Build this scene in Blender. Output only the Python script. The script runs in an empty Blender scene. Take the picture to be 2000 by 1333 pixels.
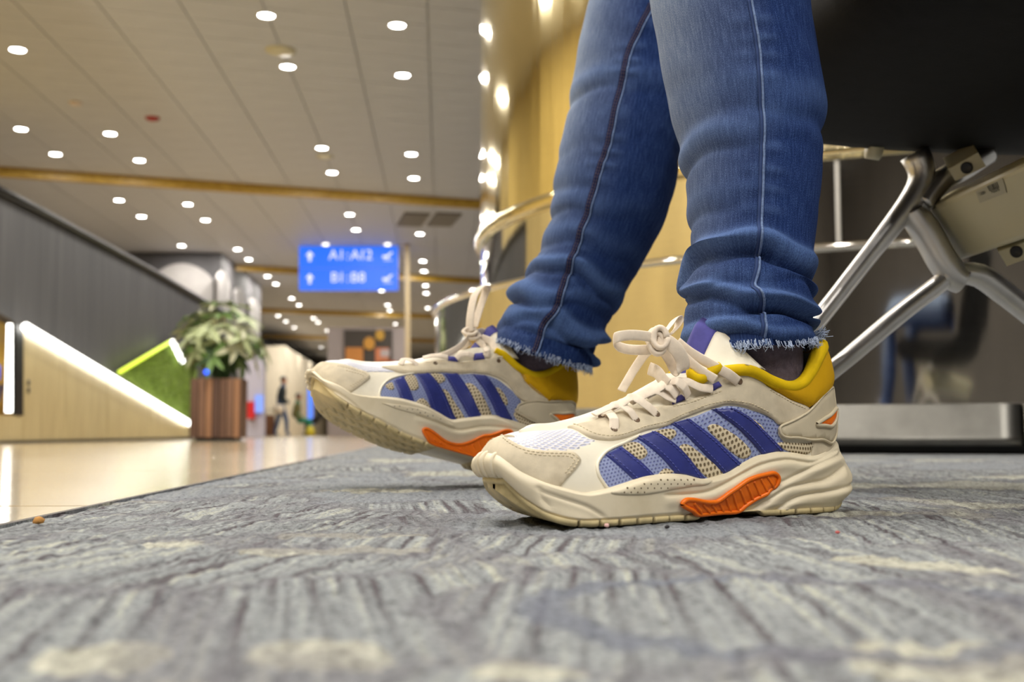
import bpy, bmesh, math, random
import numpy as np
from mathutils import Vector, Matrix, geometry

# ---------------------------------------------------------------- camera, world, exposure
SC = bpy.context.scene
FPX, CAM_H, HORIZON = 2300.0, 0.05, 849.0          # focal length in pixels of a 2000 px wide frame
PITCH = math.atan((HORIZON - 666.5) / FPX)
cam_d = bpy.data.cameras.new('camera')
cam_d.sensor_width = 36.0
cam_d.lens = FPX / 2000.0 * 36.0
cam_d.clip_start = 0.02
cam_d.clip_end = 200
cam_d.dof.use_dof = True
cam_d.dof.focus_distance = 0.76
cam_d.dof.aperture_fstop = 10.5
cam = bpy.data.objects.new('camera', cam_d)
SC.collection.objects.link(cam)
cam.location = (0, 0, CAM_H)
cam.rotation_euler = (math.pi / 2 + PITCH, 0, 0)
SC.camera = cam
SC.view_settings.view_transform = 'Standard'
SC.view_settings.look = 'None'
SC.view_settings.gamma = 1.0
SC.view_settings.use_curve_mapping = False
SC.view_settings.exposure = 0.15
SC.cycles.max_bounces = 5
SC.cycles.diffuse_bounces = 3
SC.cycles.glossy_bounces = 4
SC.cycles.transmission_bounces = 2
SC.cycles.caustics_reflective = False
SC.cycles.caustics_refractive = False
WORLD = bpy.data.worlds.new('terminal_air')
SC.world = WORLD
WORLD.use_nodes = True
WORLD.node_tree.nodes['Background'].inputs[0].default_value = (1.0, 0.95, 0.88, 1)
WORLD.node_tree.nodes['Background'].inputs[1].default_value = 0.32
CEIL = 3.5
HD = np.array([-.0596, 1, 0]); HD /= np.linalg.norm(HD)      # along the hall
HX = np.array([HD[1], -HD[0], 0])                             # across the hall
def hall(a, b, z=0.0):
    return HX * a + HD * b + np.array([0, 0, z])
# downlights of the hall ceiling: (across, along); power in W for the ones that light the seats
LIGHT_ROWS = {-4.77: [13.41, 14.61, 17.48, 18.79, 21.69, 34.49, 36.21, 38.28, 42.33, 46.78, 51.28],
              -3.82: [10.59, 13.56, 14.88, 17.73, 19.05, 22.05, 23.34, 25.84, 27.16, 30.02, 31.57, 35.19, 36.48, 39.36, 40.56, 44.15],
              -1.46: [9.58, 10.94, 14.1, 15.44, 18.42, 19.81, 28.28, 31.43, 32.87, 36.85, 43.28],
              -.39: [9.75, 11.14, 14.35, 15.72, 20.15, 23.35, 24.82, 27.24, 28.73, 32.13]}
NEAR_ROWS = {-3.82: [-3.1, -1.8, 1.1, 2.4, 5.3, 6.6], -1.46: [-2.9, -1.6, 1.3, 2.6, 5.5, 6.8], -.39: [-2.7, -1.4, 1.5, 2.8, 5.7, 7.0],
             1.97: [-2.2, -.9, 2.0, 3.3], 3.0: [-2.0, -.7, 2.2]}
LAMP_W = 27.0
LAMP_COL = (1.0, 0.955, 0.88)

# ---------------------------------------------------------------- helpers
COL = SC.collection
rng = random.Random(7)
NR = np.random.default_rng(5)
_cr, _cu, _cd = np.array([1., 0, 0]), np.array([0, -math.sin(PITCH), math.cos(PITCH)]), np.array([0, math.cos(PITCH), math.sin(PITCH)])
CAMP = np.array([0, 0, CAM_H])
def ray(u, v):
    return _cr * (u - 1000) / FPX - _cu * (v - 666.5) / FPX + _cd
def proj(p):
    p = np.asarray(p, float) - CAMP
    z = p @ _cd
    return np.stack([1000 + FPX * (p @ _cr) / z, 666.5 - FPX * (p @ _cu) / z], -1)
def at_z(u, v, z):
    d = ray(u, v); return CAMP + d * (z - CAM_H) / d[2]
def at_y(u, v, y):
    d = ray(u, v); return CAMP + d * y / d[1]

def tag(o, label=None, cat=None, group=None, kind=None):
    if label: o['label'] = label
    if cat: o['category'] = cat
    if group: o['group'] = group
    if kind: o['kind'] = kind
    return o
def empty(name, loc=(0, 0, 0), label=None, cat=None, group=None):
    o = bpy.data.objects.new(name, None)
    o.empty_display_size = .05
    COL.objects.link(o)
    o.location = Vector([float(c) for c in loc])
    return tag(o, label, cat, group)
def wloc(o):
    p = np.zeros(3)
    while o is not None:
        p += np.array(o.location); o = o.parent
    return p
def mesh(name, verts, faces, mat, parent=None, smooth=True, uv=None, loc=None):
    """verts in world coordinates; the object origin sits at loc (or the parent's origin)"""
    v = np.asarray(verts, float).reshape(-1, 3)
    if parent is not None:
        base = wloc(parent)
    elif loc is not None:
        base = np.asarray(loc, float)
    else:
        base = np.array([(v[:, 0].min() + v[:, 0].max()) / 2, (v[:, 1].min() + v[:, 1].max()) / 2, v[:, 2].min()])
    me = bpy.data.meshes.new(name)
    me.from_pydata((v - base).tolist(), [], [tuple(int(i) for i in f) for f in faces])
    if mat is not None: me.materials.append(mat)
    if smooth:
        me.polygons.foreach_set('use_smooth', [True] * len(me.polygons))
    if uv is not None:
        lay = me.uv_layers.new(name='UVMap')
        li = np.zeros(len(me.loops), int); me.loops.foreach_get('vertex_index', li)
        lay.data.foreach_set('uv', np.asarray(uv, float)[li].ravel())
    me.update()
    o = bpy.data.objects.new(name, me)
    COL.objects.link(o)
    if parent is not None:
        o.parent = parent
    else:
        o.location = Vector(base.tolist())
    return o
class MB:
    """collects simple solids into one vertex/face list"""
    def __init__(s): s.v = []; s.f = []
    def add(s, v, f):
        n = len(s.v); s.v += [tuple(map(float, p)) for p in v]; s.f += [tuple(n + i for i in q) for q in f]; return s
    def box(s, c, size, ax=None):
        c = np.asarray(c, float); h = np.asarray(size, float) / 2
        ax = np.eye(3) if ax is None else np.asarray(ax, float)
        P = [c + ax[0] * (i * h[0]) + ax[1] * (j * h[1]) + ax[2] * (k * h[2]) for i in (-1, 1) for j in (-1, 1) for k in (-1, 1)]
        return s.add(P, [(0, 1, 3, 2), (4, 6, 7, 5), (0, 4, 5, 1), (2, 3, 7, 6), (0, 2, 6, 4), (1, 5, 7, 3)])
    def hexa(s, P):
        """8 points: bottom quad then top quad, both in the same turning order"""
        return s.add(P, [(3, 2, 1, 0), (4, 5, 6, 7), (0, 1, 5, 4), (1, 2, 6, 5), (2, 3, 7, 6), (3, 0, 4, 7)])
    def prism(s, poly, off):
        """poly: 3-D outline; off: extrusion vector"""
        n = len(poly); P = [np.asarray(p, float) for p in poly]; o = np.asarray(off, float)
        return s.add(P + [p + o for p in P], [tuple(range(n))[::-1], tuple(range(n, 2 * n))] + [(i, (i + 1) % n, n + (i + 1) % n, n + i) for i in range(n)])
    def tube(s, path, r, seg=8, ref=(0, 0, 1), flat=1.0, cap=True, wdir=None):
        v, f = tube(path, r, seg, ref, flat, cap, wdir); return s.add(v, f)
    def lathe(s, c, prof, seg=24, axis=None):
        ax = np.eye(3) if axis is None else axis
        c = np.asarray(c, float); n = len(prof); v = []
        for k in range(seg):
            a = 2 * math.pi * k / seg
            for (r, z) in prof: v.append(c + ax[0] * (r * math.cos(a)) + ax[1] * (r * math.sin(a)) + ax[2] * z)
        f = [(k * n + i, ((k + 1) % seg) * n + i, ((k + 1) % seg) * n + i + 1, k * n + i + 1) for k in range(seg) for i in range(n - 1)]
        return s.add(v, f)
    def build(s, name, mat, parent=None, smooth=False, **k):
        return mesh(name, s.v, s.f, mat, parent, smooth, **k)
def unit(v):
    v = np.asarray(v, float); return v / np.maximum(np.linalg.norm(v, axis=-1, keepdims=True), 1e-12)
def tube(path, r, seg=8, ref=(0, 0, 1), flat=1.0, cap=True, wdir=None):
    """swept tube; r may vary along the path; flat<1 squashes it along its normal; wdir gives the width direction"""
    P = np.asarray(path, float); n = len(P)
    T = unit(np.gradient(P, axis=0)) if n > 2 else np.repeat(unit(P[1] - P[0])[None], n, 0)
    r = np.broadcast_to(np.asarray(r, float), (n,))
    if wdir is not None:
        W = np.broadcast_to(np.asarray(wdir, float), (n, 3)); W = unit(W - T * (W * T).sum(1)[:, None])
    else:
        ref = np.asarray(ref, float)
        if abs((T @ ref)).max() > .98: ref = np.array([.36, .8, .48])
        W = unit(np.cross(T, ref))
    Nn = unit(np.cross(W, T))
    v = []
    for k in range(seg):
        a = 2 * math.pi * k / seg
        v.append(P + W * (r * math.cos(a))[:, None] + Nn * (r * flat * math.sin(a))[:, None])
    V = np.stack(v, 1).reshape(-1, 3)
    f = [(i * seg + k, i * seg + (k + 1) % seg, (i + 1) * seg + (k + 1) % seg, (i + 1) * seg + k) for i in range(n - 1) for k in range(seg)]
    if cap: f += [tuple(range(seg))[::-1], tuple(range((n - 1) * seg, n * seg))]
    return V, f
def spline(P, n=60, closed=False):
    """Catmull-Rom through points, evenly resampled"""
    P = np.asarray(P, float)
    if closed: Q = np.vstack([P[-1], P, P[0], P[1]])
    else: Q = np.vstack([2 * P[0] - P[1], P, 2 * P[-1] - P[-2]])
    out = []
    for i in range(len(Q) - 3):
        t = np.linspace(0, 1, 24, endpoint=False)[:, None]
        a, b, c, d = Q[i:i + 4]
        out.append(.5 * (2 * b + (c - a) * t + (2 * a - 5 * b + 4 * c - d) * t * t + (3 * b - a - 3 * c + d) * t ** 3))
    out = np.vstack(out + [Q[-2:-1] if not closed else P[:1]])
    L = np.r_[0, np.cumsum(np.linalg.norm(np.diff(out, axis=0), axis=1))]
    q = np.linspace(0, L[-1], n + 1 if closed else n)
    R_ = np.stack([np.interp(q, L, out[:, k]) for k in range(out.shape[1])], 1)
    return R_[:-1] if closed else R_
def resample(P, step, closed=False):
    P = np.asarray(P, float)
    if closed: P = np.vstack([P, P[:1]])
    L = np.r_[0, np.cumsum(np.linalg.norm(np.diff(P, axis=0), axis=1))]
    n = max(2, int(round(L[-1] / step)))
    q = np.linspace(0, L[-1], n + 1)
    R_ = np.stack([np.interp(q, L, P[:, k]) for k in range(P.shape[1])], 1)
    return R_[:-1] if closed else R_
def pchip(x, y, q):
    x = np.asarray(x, float); y = np.asarray(y, float); q = np.asarray(q, float)
    h = np.diff(x); d = np.diff(y) / h; m = np.zeros_like(y)
    for i in range(1, len(x) - 1):
        if d[i - 1] * d[i] > 0:
            w1, w2 = 2 * h[i] + h[i - 1], h[i] + 2 * h[i - 1]
            m[i] = (w1 + w2) / (w1 / d[i - 1] + w2 / d[i])
    m[0], m[-1] = d[0], d[-1]
    q = np.clip(q, x[0], x[-1]); i = np.clip(np.searchsorted(x, q) - 1, 0, len(h) - 1)
    t = (q - x[i]) / h[i]; H_ = h[i]
    return (2 * t ** 3 - 3 * t ** 2 + 1) * y[i] + (t ** 3 - 2 * t ** 2 + t) * H_ * m[i] + (-2 * t ** 3 + 3 * t ** 2) * y[i + 1] + (t ** 3 - t ** 2) * H_ * m[i + 1]
def sstep(a, b, x):
    t = np.clip((x - a) / (b - a), 0, 1); return t * t * (3 - 2 * t)
def seg_dist(P, line):
    """distance of 2-D points to a polyline, and the signed side (positive = left of it)"""
    A, B = line[:-1], line[1:]
    best = np.full(len(P), 1e9); side = np.zeros(len(P))
    for a, b in zip(A, B):
        ab = b - a; L2 = max(ab @ ab, 1e-14)
        t = np.clip(((P - a) @ ab) / L2, 0, 1)
        d = P - a - t[:, None] * ab
        dd = np.hypot(d[:, 0], d[:, 1]); m = dd < best
        best[m] = dd[m]; side[m] = (ab[0] * (P[m, 1] - a[1]) - ab[1] * (P[m, 0] - a[0]))
    return best, np.sign(side)
def inside(P, poly):
    x, y = P[:, 0], P[:, 1]; r = np.zeros(len(P), bool); n = len(poly); j = n - 1
    for i in range(n):
        xi, yi = poly[i]; xj, yj = poly[j]
        if yi != yj:
            r ^= ((yi > y) != (yj > y)) & (x < (xj - xi) * (y - yi) / (yj - yi) + xi)
        j = i
    return r

class Surf:
    """a grid surface [A, B, 3] in world space with pixel look-up, used to lay pieces onto it"""
    def __init__(s, G):
        s.G = np.asarray(G, float); s.A, s.B = s.G.shape[:2]
        du = np.gradient(s.G, axis=0); dv = np.gradient(s.G, axis=1)
        s.N = unit(np.cross(du, dv))
        c = s.G.reshape(-1, 3).mean(0)
        if ((s.G - c) * s.N).sum() < 0: s.N = -s.N
        s.flipped = ((s.G - c) * np.cross(du, dv)).sum() < 0
        s.su = np.median(np.linalg.norm(du, axis=-1)); s.sv = np.median(np.linalg.norm(dv, axis=-1))
        s.px = proj(s.G); s.face = ((s.G - CAMP) * s.N).sum(-1) < 1e-4
    def ev(s, uv, arr=None):
        arr = s.G if arr is None else arr
        uv = np.atleast_2d(uv); a = np.clip(uv[:, 0], 0, s.A - 1.0001); b = np.clip(uv[:, 1], 0, s.B - 1.0001)
        i = a.astype(int); j = b.astype(int); fa = (a - i)[:, None]; fb = (b - j)[:, None]
        return (arr[i, j] * (1 - fa) * (1 - fb) + arr[i + 1, j] * fa * (1 - fb) + arr[i, j + 1] * (1 - fa) * fb + arr[i + 1, j + 1] * fa * fb)
    def pt(s, uv, h=0.0):
        n = unit(s.ev(uv, s.N)); h = np.asarray(h, float)
        return s.ev(uv) + n * (h[:, None] if h.ndim else h)
    def nrm(s, uv): return unit(s.ev(uv, s.N))
    def pix(s, pts):
        out = []
        for p in np.atleast_2d(np.asarray(pts, float)):
            d = ((s.px - p) ** 2).sum(-1); d = np.where(s.face, d, d + 1e6)
            i, j = np.unravel_index(np.argmin(d), d.shape); uv = np.array([i, j], float)
            for _ in range(4):
                e = p - proj(s.ev(uv))[0]; h = .5
                J = np.stack([(proj(s.ev(uv + [h, 0])) - proj(s.ev(uv - [h, 0])))[0], (proj(s.ev(uv + [0, h])) - proj(s.ev(uv - [0, h])))[0]], 1)
                JT = J.T @ J + np.eye(2) * .3
                st = np.linalg.solve(JT, J.T @ e); uv = uv + np.clip(st, -2, 2)
                uv = np.clip(uv, 0, [s.A - 1.001, s.B - 1.001])
            out.append(uv)
        return np.array(out)
    def patch(s, poly_uv, th, mat, name, parent, edge=.0012, step=.0024, lift=None, sink=.0004, smooth_poly=True, min_h=0.0):
        """a raised piece with its own thickness and rounded edge lying on the surface"""
        sc = np.array([s.su, s.sv]); poly = np.asarray(poly_uv, float) * sc
        if smooth_poly: poly = spline(poly, max(40, int(np.linalg.norm(np.diff(np.vstack([poly, poly[:1]]), axis=0), axis=1).sum() / (step * .6))), True)
        else: poly = resample(poly, step * .6, True)
        lo, hi = poly.min(0), poly.max(0)
        gx, gy = np.meshgrid(np.arange(lo[0], hi[0], step), np.arange(lo[1], hi[1], step * .866)); gx = gx + (np.arange(gx.shape[0]) % 2)[:, None] * step * .5
        P = np.stack([gx.ravel(), gy.ravel()], 1); P = P[inside(P, poly)]
        cl = np.vstack([poly, poly[:1]])
        if len(P):
            d, _ = seg_dist(P, cl); P = P[d > step * .45]; d = d[d > step * .45]
        # an inner ring just inside the border gives the rounded edge
        nrm2 = np.roll(poly, -1, 0) - np.roll(poly, 1, 0); nrm2 = unit(np.stack([-nrm2[:, 1], nrm2[:, 0]], 1))
        if not inside((poly + nrm2 * 1e-4)[:1], poly)[0]: nrm2 = -nrm2
        ring = poly + nrm2 * min(edge * .4, step * .35)
        ring = ring[inside(ring, poly)]
        if len(P): dr, _ = seg_dist(ring, cl)
        else: P = np.zeros((0, 2)); d = np.zeros(0); dr, _ = seg_dist(ring, cl)
        allp = np.vstack([poly, ring, P]); dist = np.r_[np.zeros(len(poly)), dr, d]
        n = len(poly)
        try:
            vs, _, fs, orig, _, _ = geometry.delaunay_2d_cdt([Vector((float(a), float(b))) for a, b in allp], [(i, (i + 1) % n) for i in range(n)], [], 1, 1e-7)
        except Exception as e:
            print('cdt failed', name, e); return None
        V2 = np.array([[q[0], q[1]] for q in vs])
        dd = np.zeros(len(V2))
        for k, o in enumerate(orig):
            dd[k] = dist[o[0]] if o else 0.0
        t_ = np.clip(dd / edge, 0, 1); hgt = th * np.sqrt(np.clip(1 - (1 - t_) ** 2, 0, 1)) + min_h
        hgt[dd <= 1e-9] = -sink
        uv = V2 / sc
        if lift is not None: hgt = hgt + lift(uv, dd)
        return mesh(name, s.pt(uv, hgt), [f if not s.flipped else f[::-1] for f in fs], mat, parent, True, uv=V2 * 100)
    def mir(s, uv):
        uv = np.array(uv, float); uv[:, 0] = s.A - 1 - uv[:, 0]; return uv
# ---------------------------------------------------------------- materials
def srgb(r, g, b):
    f = lambda c: (c / 12.92 if c <= .04045 else ((c + .055) / 1.055) ** 2.4)
    return (f(r / 255), f(g / 255), f(b / 255), 1.0)
class NT:
    def __init__(s, name):
        s.m = bpy.data.materials.new(name); s.m.use_nodes = True
        s.t = s.m.node_tree; s.n = s.t.nodes; s.b = s.n['Principled BSDF']; s.out = s.n['Material Output']
    def new(s, typ, **k):
        nd = s.n.new(typ)
        for a, b in k.items(): setattr(nd, a, b)
        return nd
    def link(s, a, b): s.t.links.new(a, b)
    def coord(s, kind='Object', scale=None, rot=None):
        c = s.new('ShaderNodeTexCoord').outputs[kind]
        if scale is not None or rot is not None:
            mp = s.new('ShaderNodeMapping')
            if scale is not None: mp.inputs['Scale'].default_value = scale
            if rot is not None: mp.inputs['Rotation'].default_value = rot
            s.link(c, mp.inputs[0]); c = mp.outputs[0]
        return c
    def noise(s, vec, scale, detail=4, rough=.55, dist=0.):
        n = s.new('ShaderNodeTexNoise'); n.inputs['Scale'].default_value = scale; n.inputs['Detail'].default_value = detail
        n.inputs['Roughness'].default_value = rough; n.inputs['Distortion'].default_value = dist
        if vec is not None: s.link(vec, n.inputs['Vector'])
        return n.outputs['Fac']
    def ramp(s, fac, stops, interp='LINEAR'):
        r = s.new('ShaderNodeValToRGB'); r.color_ramp.interpolation = interp
        e = r.color_ramp.elements
        while len(e) < len(stops): e.new(.5)
        for q, (p, c) in zip(e, stops): q.position = p; q.color = c if len(c) == 4 else (*c, 1)
        s.link(fac, r.inputs[0]); return r.outputs[0]
    def mix(s, a, b, fac, mode='MIX'):
        m = s.new('ShaderNodeMix', data_type='RGBA', blend_type=mode)
        for val, sk in ((a, m.inputs['A']), (b, m.inputs['B'])):
            if isinstance(val, (tuple, list)): sk.default_value = val if len(val) == 4 else (*val, 1)
            else: s.link(val, sk)
        for sk in m.inputs:
            if sk.name == 'Factor' and sk.type == 'VALUE' and sk.enabled:
                if isinstance(fac, (int, float)): sk.default_value = fac
                else: s.link(fac, sk)
                break
        for sk in m.outputs:
            if sk.type == 'RGBA' and sk.enabled: return sk
    def math(s, op, a, b=None, c=None, clamp=False):
        m = s.new('ShaderNodeMath', operation=op, use_clamp=clamp)
        for i, x in enumerate((a, b, c)):
            if x is None: continue
            if isinstance(x, (int, float)): m.inputs[i].default_value = x
            else: s.link(x, m.inputs[i])
        return m.outputs[0]
    def xyz(s, vec):
        n = s.new('ShaderNodeSeparateXYZ'); s.link(vec, n.inputs[0]); return n.outputs
    def base(s, c):
        if isinstance(c, (tuple, list)): s.b.inputs['Base Color'].default_value = c
        else: s.link(c, s.b.inputs['Base Color'])
    def set(s, **k):
        for a, b in k.items():
            sk = s.b.inputs[a.replace('_', ' ')]
            if isinstance(b, (int, float, tuple)): sk.default_value = b
            else: s.link(b, sk)
        return s
    def bump(s, h, strength=.3, dist=.001):
        b = s.new('ShaderNodeBump'); b.inputs['Strength'].default_value = strength; b.inputs['Distance'].default_value = dist
        s.link(h, b.inputs['Height']); s.link(b.outputs[0], s.b.inputs['Normal']); return s
def plain(name, col, rough=.5, metal=0., var=.12, nscale=60., bump=.0, bdist=.0005, spec=None, dirt=None, bscale=None):
    m = NT(name); c = m.coord('Object')
    n = m.noise(c, nscale, 5)
    dark = tuple(x * (1 - var) for x in col[:3]); lite = tuple(min(1, x * (1 + var)) for x in col[:3])
    cc = m.ramp(n, [(.3, dark), (.7, lite)])
    if dirt is not None:
        n2 = m.noise(c, dirt[1], 6, .65); cc = m.mix(cc, dirt[0], m.math('MULTIPLY', m.ramp(n2, [(.5, (0, 0, 0)), (.75, (1, 1, 1))]), dirt[2]))
    m.base(cc); m.set(Roughness=rough, Metallic=metal)
    if spec is not None: m.b.inputs['Specular IOR Level'].default_value = spec
    if bump: m.bump(m.noise(c, bscale or nscale * 6, 6, .7), bump, bdist)
    return m.m
def emit(name, col, strength, sample=False):
    m = NT(name); m.base((0, 0, 0, 1)); m.b.inputs['Emission Color'].default_value = col; m.b.inputs['Emission Strength'].default_value = strength
    if not sample: m.m.cycles.emission_sampling = 'NONE'
    return m.m

M = {}
CREAM = srgb(232, 222, 200)
M['leather'] = plain('cream_leather', srgb(236, 229, 210), .42, var=.05, nscale=40, bump=.12, bdist=.0004, bscale=900, dirt=(srgb(190, 178, 140), 22, .35))
M['foam'] = plain('cream_foam', srgb(231, 219, 192), .46, var=.05, nscale=30, bump=.05, bdist=.0003, bscale=700, dirt=(srgb(190, 170, 120), 18, .35))
M['outsole'] = plain('yellowed_rubber', srgb(212, 194, 146), .55, var=.15, nscale=50, bump=.2, bdist=.0006, bscale=400, dirt=(srgb(120, 108, 70), 40, .55))
M['suede'] = plain('beige_suede', srgb(212, 200, 176), .95, var=.12, nscale=90, bump=.5, bdist=.0004, bscale=2200, spec=.1, dirt=(srgb(160, 140, 108), 30, .4))
M['panel'] = plain('grey_beige_leather', srgb(206, 194, 168), .5, var=.06, nscale=50, bump=.1, bdist=.0003, bscale=1200)
M['navy'] = plain('navy_leather', srgb(48, 56, 128), .38, var=.14, nscale=120, bump=.2, bdist=.0003, bscale=1500)
M['navy_cloth'] = plain('indigo_cloth', srgb(72, 70, 146), .8, var=.12, nscale=200, bump=.3, bdist=.0003, bscale=2500)
M['orange'] = plain('orange_rubber', srgb(255, 120, 6), .42, var=.08, nscale=60, bump=.05, bdist=.0003)
M['lace'] = plain('off_white_lace', srgb(238, 224, 206), .85, var=.06, nscale=300, bump=.4, bdist=.0003, bscale=2600, spec=.15)
M['stitch'] = plain('beige_thread', srgb(216, 202, 172), .8, var=.1)
M['stitch_dark'] = plain('dark_thread', srgb(120, 108, 92), .9, var=.1)
M['navy_thread'] = plain('blue_thread', srgb(84, 92, 170), .7, var=.1)
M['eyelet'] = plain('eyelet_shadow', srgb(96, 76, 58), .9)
M['sock'] = plain('grey_sock', srgb(104, 94, 106), .95, var=.18, nscale=300, bump=.6, bdist=.0006, bscale=1800, spec=.1)
M['perf'] = plain('perforation', srgb(120, 104, 78), .9)

def mesh_mat(name, yarn, hole, sx, sy, hole_r=.27, rough=.75):
    """knitted mesh: staggered round holes laid out on the piece's own UV (centimetres)"""
    m = NT(name); uv = m.coord('UV', (sx, sy, 1)); X, Y, _ = m.xyz(uv)
    row = m.math('FLOOR', Y); odd = m.math('MODULO', row, 2.0)
    fx = m.math('SUBTRACT', m.math('FRACT', m.math('ADD', X, m.math('MULTIPLY', odd, .5))), .5)
    fy = m.math('SUBTRACT', m.math('FRACT', Y), .5)
    r = m.math('SQRT', m.math('ADD', m.math('MULTIPLY', fx, fx), m.math('MULTIPLY', m.math('MULTIPLY', fy, fy), .8)))
    h = m.ramp(r, [(hole_r * .75, (0, 0, 0)), (hole_r * 1.35, (1, 1, 1))])
    n = m.noise(m.coord('Object'), 700, 3)
    y = m.mix(yarn, tuple(c * .8 for c in yarn[:3]), n)
    m.base(m.mix(hole, y, h)); m.set(Roughness=rough); m.bump(h, .7, .0008)
    return m.m
M['mesh_beige'] = mesh_mat('beige_mesh', srgb(222, 207, 176), srgb(112, 96, 70), 4.4, 4.4)
M['mesh_blue'] = mesh_mat('lavender_film_mesh', srgb(150, 162, 206), srgb(104, 112, 170), 4.4, 5.2, .22, .45)
M['mesh_toe'] = mesh_mat('pale_ripple_mesh', srgb(238, 236, 240), srgb(196, 200, 226), 1.6, 5.5, .3, .4)
M['mesh_tongue'] = mesh_mat('cream_mesh', srgb(236, 224, 198), srgb(170, 152, 112), 6, 6, .25)

def collar_mat():
    m = NT('yellow_knit'); c = m.coord('Object'); uv = m.coord('UV', (9, 9, 1)); X, Y, _ = m.xyz(uv)
    w = m.math('ABSOLUTE', m.math('SUBTRACT', m.math('FRACT', m.math('ADD', X, m.math('MULTIPLY', m.math('FLOOR', Y), .5))), .5))
    n = m.noise(c, 40, 4)
    m.base(m.mix(srgb(226, 176, 8), srgb(196, 148, 4), n)); m.set(Roughness=.75); m.b.inputs['Specular IOR Level'].default_value = .25
    m.bump(w, .25, .0006); return m.m
M['yellow'] = collar_mat()
M['yellow_pipe'] = plain('yellow_jersey', srgb(222, 186, 10), .8, var=.1, nscale=80, bump=.3, bdist=.0003, bscale=2500, spec=.2)

def denim(name, lit=1.0):
    """uv: x around the leg (0 = front of shin), y = height in m; washed pale along the shin and along the creases"""
    m = NT(name); uv = m.coord('UV'); X, Y, _ = m.xyz(uv)
    fine = m.noise(m.coord('UV', (560, 1300, 1)), 1, 3, .7)
    slub = m.noise(m.coord('UV', (240, 60, 1)), 1, 4, .65)
    cloud = m.noise(m.coord('UV', (9, 10, 1)), 1, 4)
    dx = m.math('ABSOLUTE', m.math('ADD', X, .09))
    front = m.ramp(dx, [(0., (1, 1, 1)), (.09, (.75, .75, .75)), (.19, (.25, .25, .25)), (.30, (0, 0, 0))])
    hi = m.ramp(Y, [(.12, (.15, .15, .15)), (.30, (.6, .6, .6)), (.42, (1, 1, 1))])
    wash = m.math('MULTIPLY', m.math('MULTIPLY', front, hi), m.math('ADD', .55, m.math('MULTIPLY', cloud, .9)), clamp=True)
    f = m.math('ADD', m.math('MULTIPLY', fine, .68), m.math('MULTIPLY', slub, .32))
    yarn = m.ramp(f, [(.33, srgb(12, 24, 60)), (.5, srgb(26, 47, 98)), (.68, srgb(76, 104, 158))])
    pale = m.ramp(f, [(.33, srgb(92, 114, 152)), (.5, srgb(138, 156, 186)), (.68, srgb(200, 208, 216))])
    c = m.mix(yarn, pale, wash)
    # abrasion on raised folds is real wear: the attribute carries the fold height
    at = m.new('ShaderNodeAttribute', attribute_name='wear')
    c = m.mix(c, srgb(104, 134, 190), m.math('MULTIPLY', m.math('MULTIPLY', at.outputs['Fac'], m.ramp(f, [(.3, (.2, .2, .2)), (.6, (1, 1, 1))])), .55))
    m.base(c); m.set(Roughness=.9); m.b.inputs['Specular IOR Level'].default_value = .12
    tw = m.new('ShaderNodeTexWave', wave_type='BANDS', bands_direction='DIAGONAL'); tw.inputs['Scale'].default_value = 1.; tw.inputs['Distortion'].default_value = 1.5
    m.link(m.coord('UV', (900, 400, 1)), tw.inputs[0])
    m.bump(m.math('ADD', m.math('MULTIPLY', tw.outputs['Fac'], .3), fine), .35, .0006)
    return m.m
M['denim'] = denim('blue_denim')
M['denim_seam'] = plain('seam_denim', srgb(110, 130, 170), .9, var=.3, nscale=500, bump=.4, bdist=.0004, bscale=2000, spec=.1)
M['denim_dark'] = plain('dark_denim', srgb(28, 38, 76), .9, var=.3, nscale=500, bump=.4, bdist=.0004, bscale=2000, spec=.1)
M['brown_thread'] = plain('copper_thread', srgb(98, 80, 80), .8, var=.2)
M['fray'] = plain('frayed_thread', srgb(176, 190, 216), .9, var=.3, nscale=300)

def steel(name, col, rough, aniso=(1, 1, 60), bump=.05, wave=(5, 5, .35)):
    m = NT(name); c = m.coord('Object', aniso)
    n = m.noise(c, 14, 5, .6); m.base(m.ramp(n, [(.3, tuple(x * .88 for x in col[:3])), (.7, col)]))
    m.set(Metallic=1.0, Roughness=m.math('ADD', rough, m.math('MULTIPLY', m.math('SUBTRACT', n, .5), .06)))
    m.bump(m.noise(m.coord('Object', wave), 1., 3), bump, .02)
    return m.m
M['steel'] = steel('polished_steel', (.84, .81, .74, 1), .07)
M['column'] = steel('champagne_steel', (.86, .76, .47, 1), .09, bump=.22, wave=(9, 9, .3))
M['alu'] = plain('cast_aluminium', (.66, .65, .64, 1), .36, 1.0, var=.08, nscale=30, bump=.04, bdist=.001)
M['beam_paint'] = plain('cream_painted_steel', srgb(196, 190, 160), .35, var=.05, nscale=12)
M['seat'] = plain('black_vinyl', srgb(24, 24, 25), .8, spec=.2, var=.15, nscale=60, bump=.2, bdist=.001, bscale=300)
M['black'] = plain('black_plastic', srgb(14, 14, 15), .4)
M['white_print'] = plain('white_label', srgb(176, 172, 152), .5, var=.03)
M['ink'] = plain('label_ink', srgb(42, 40, 36), .7)
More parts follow.
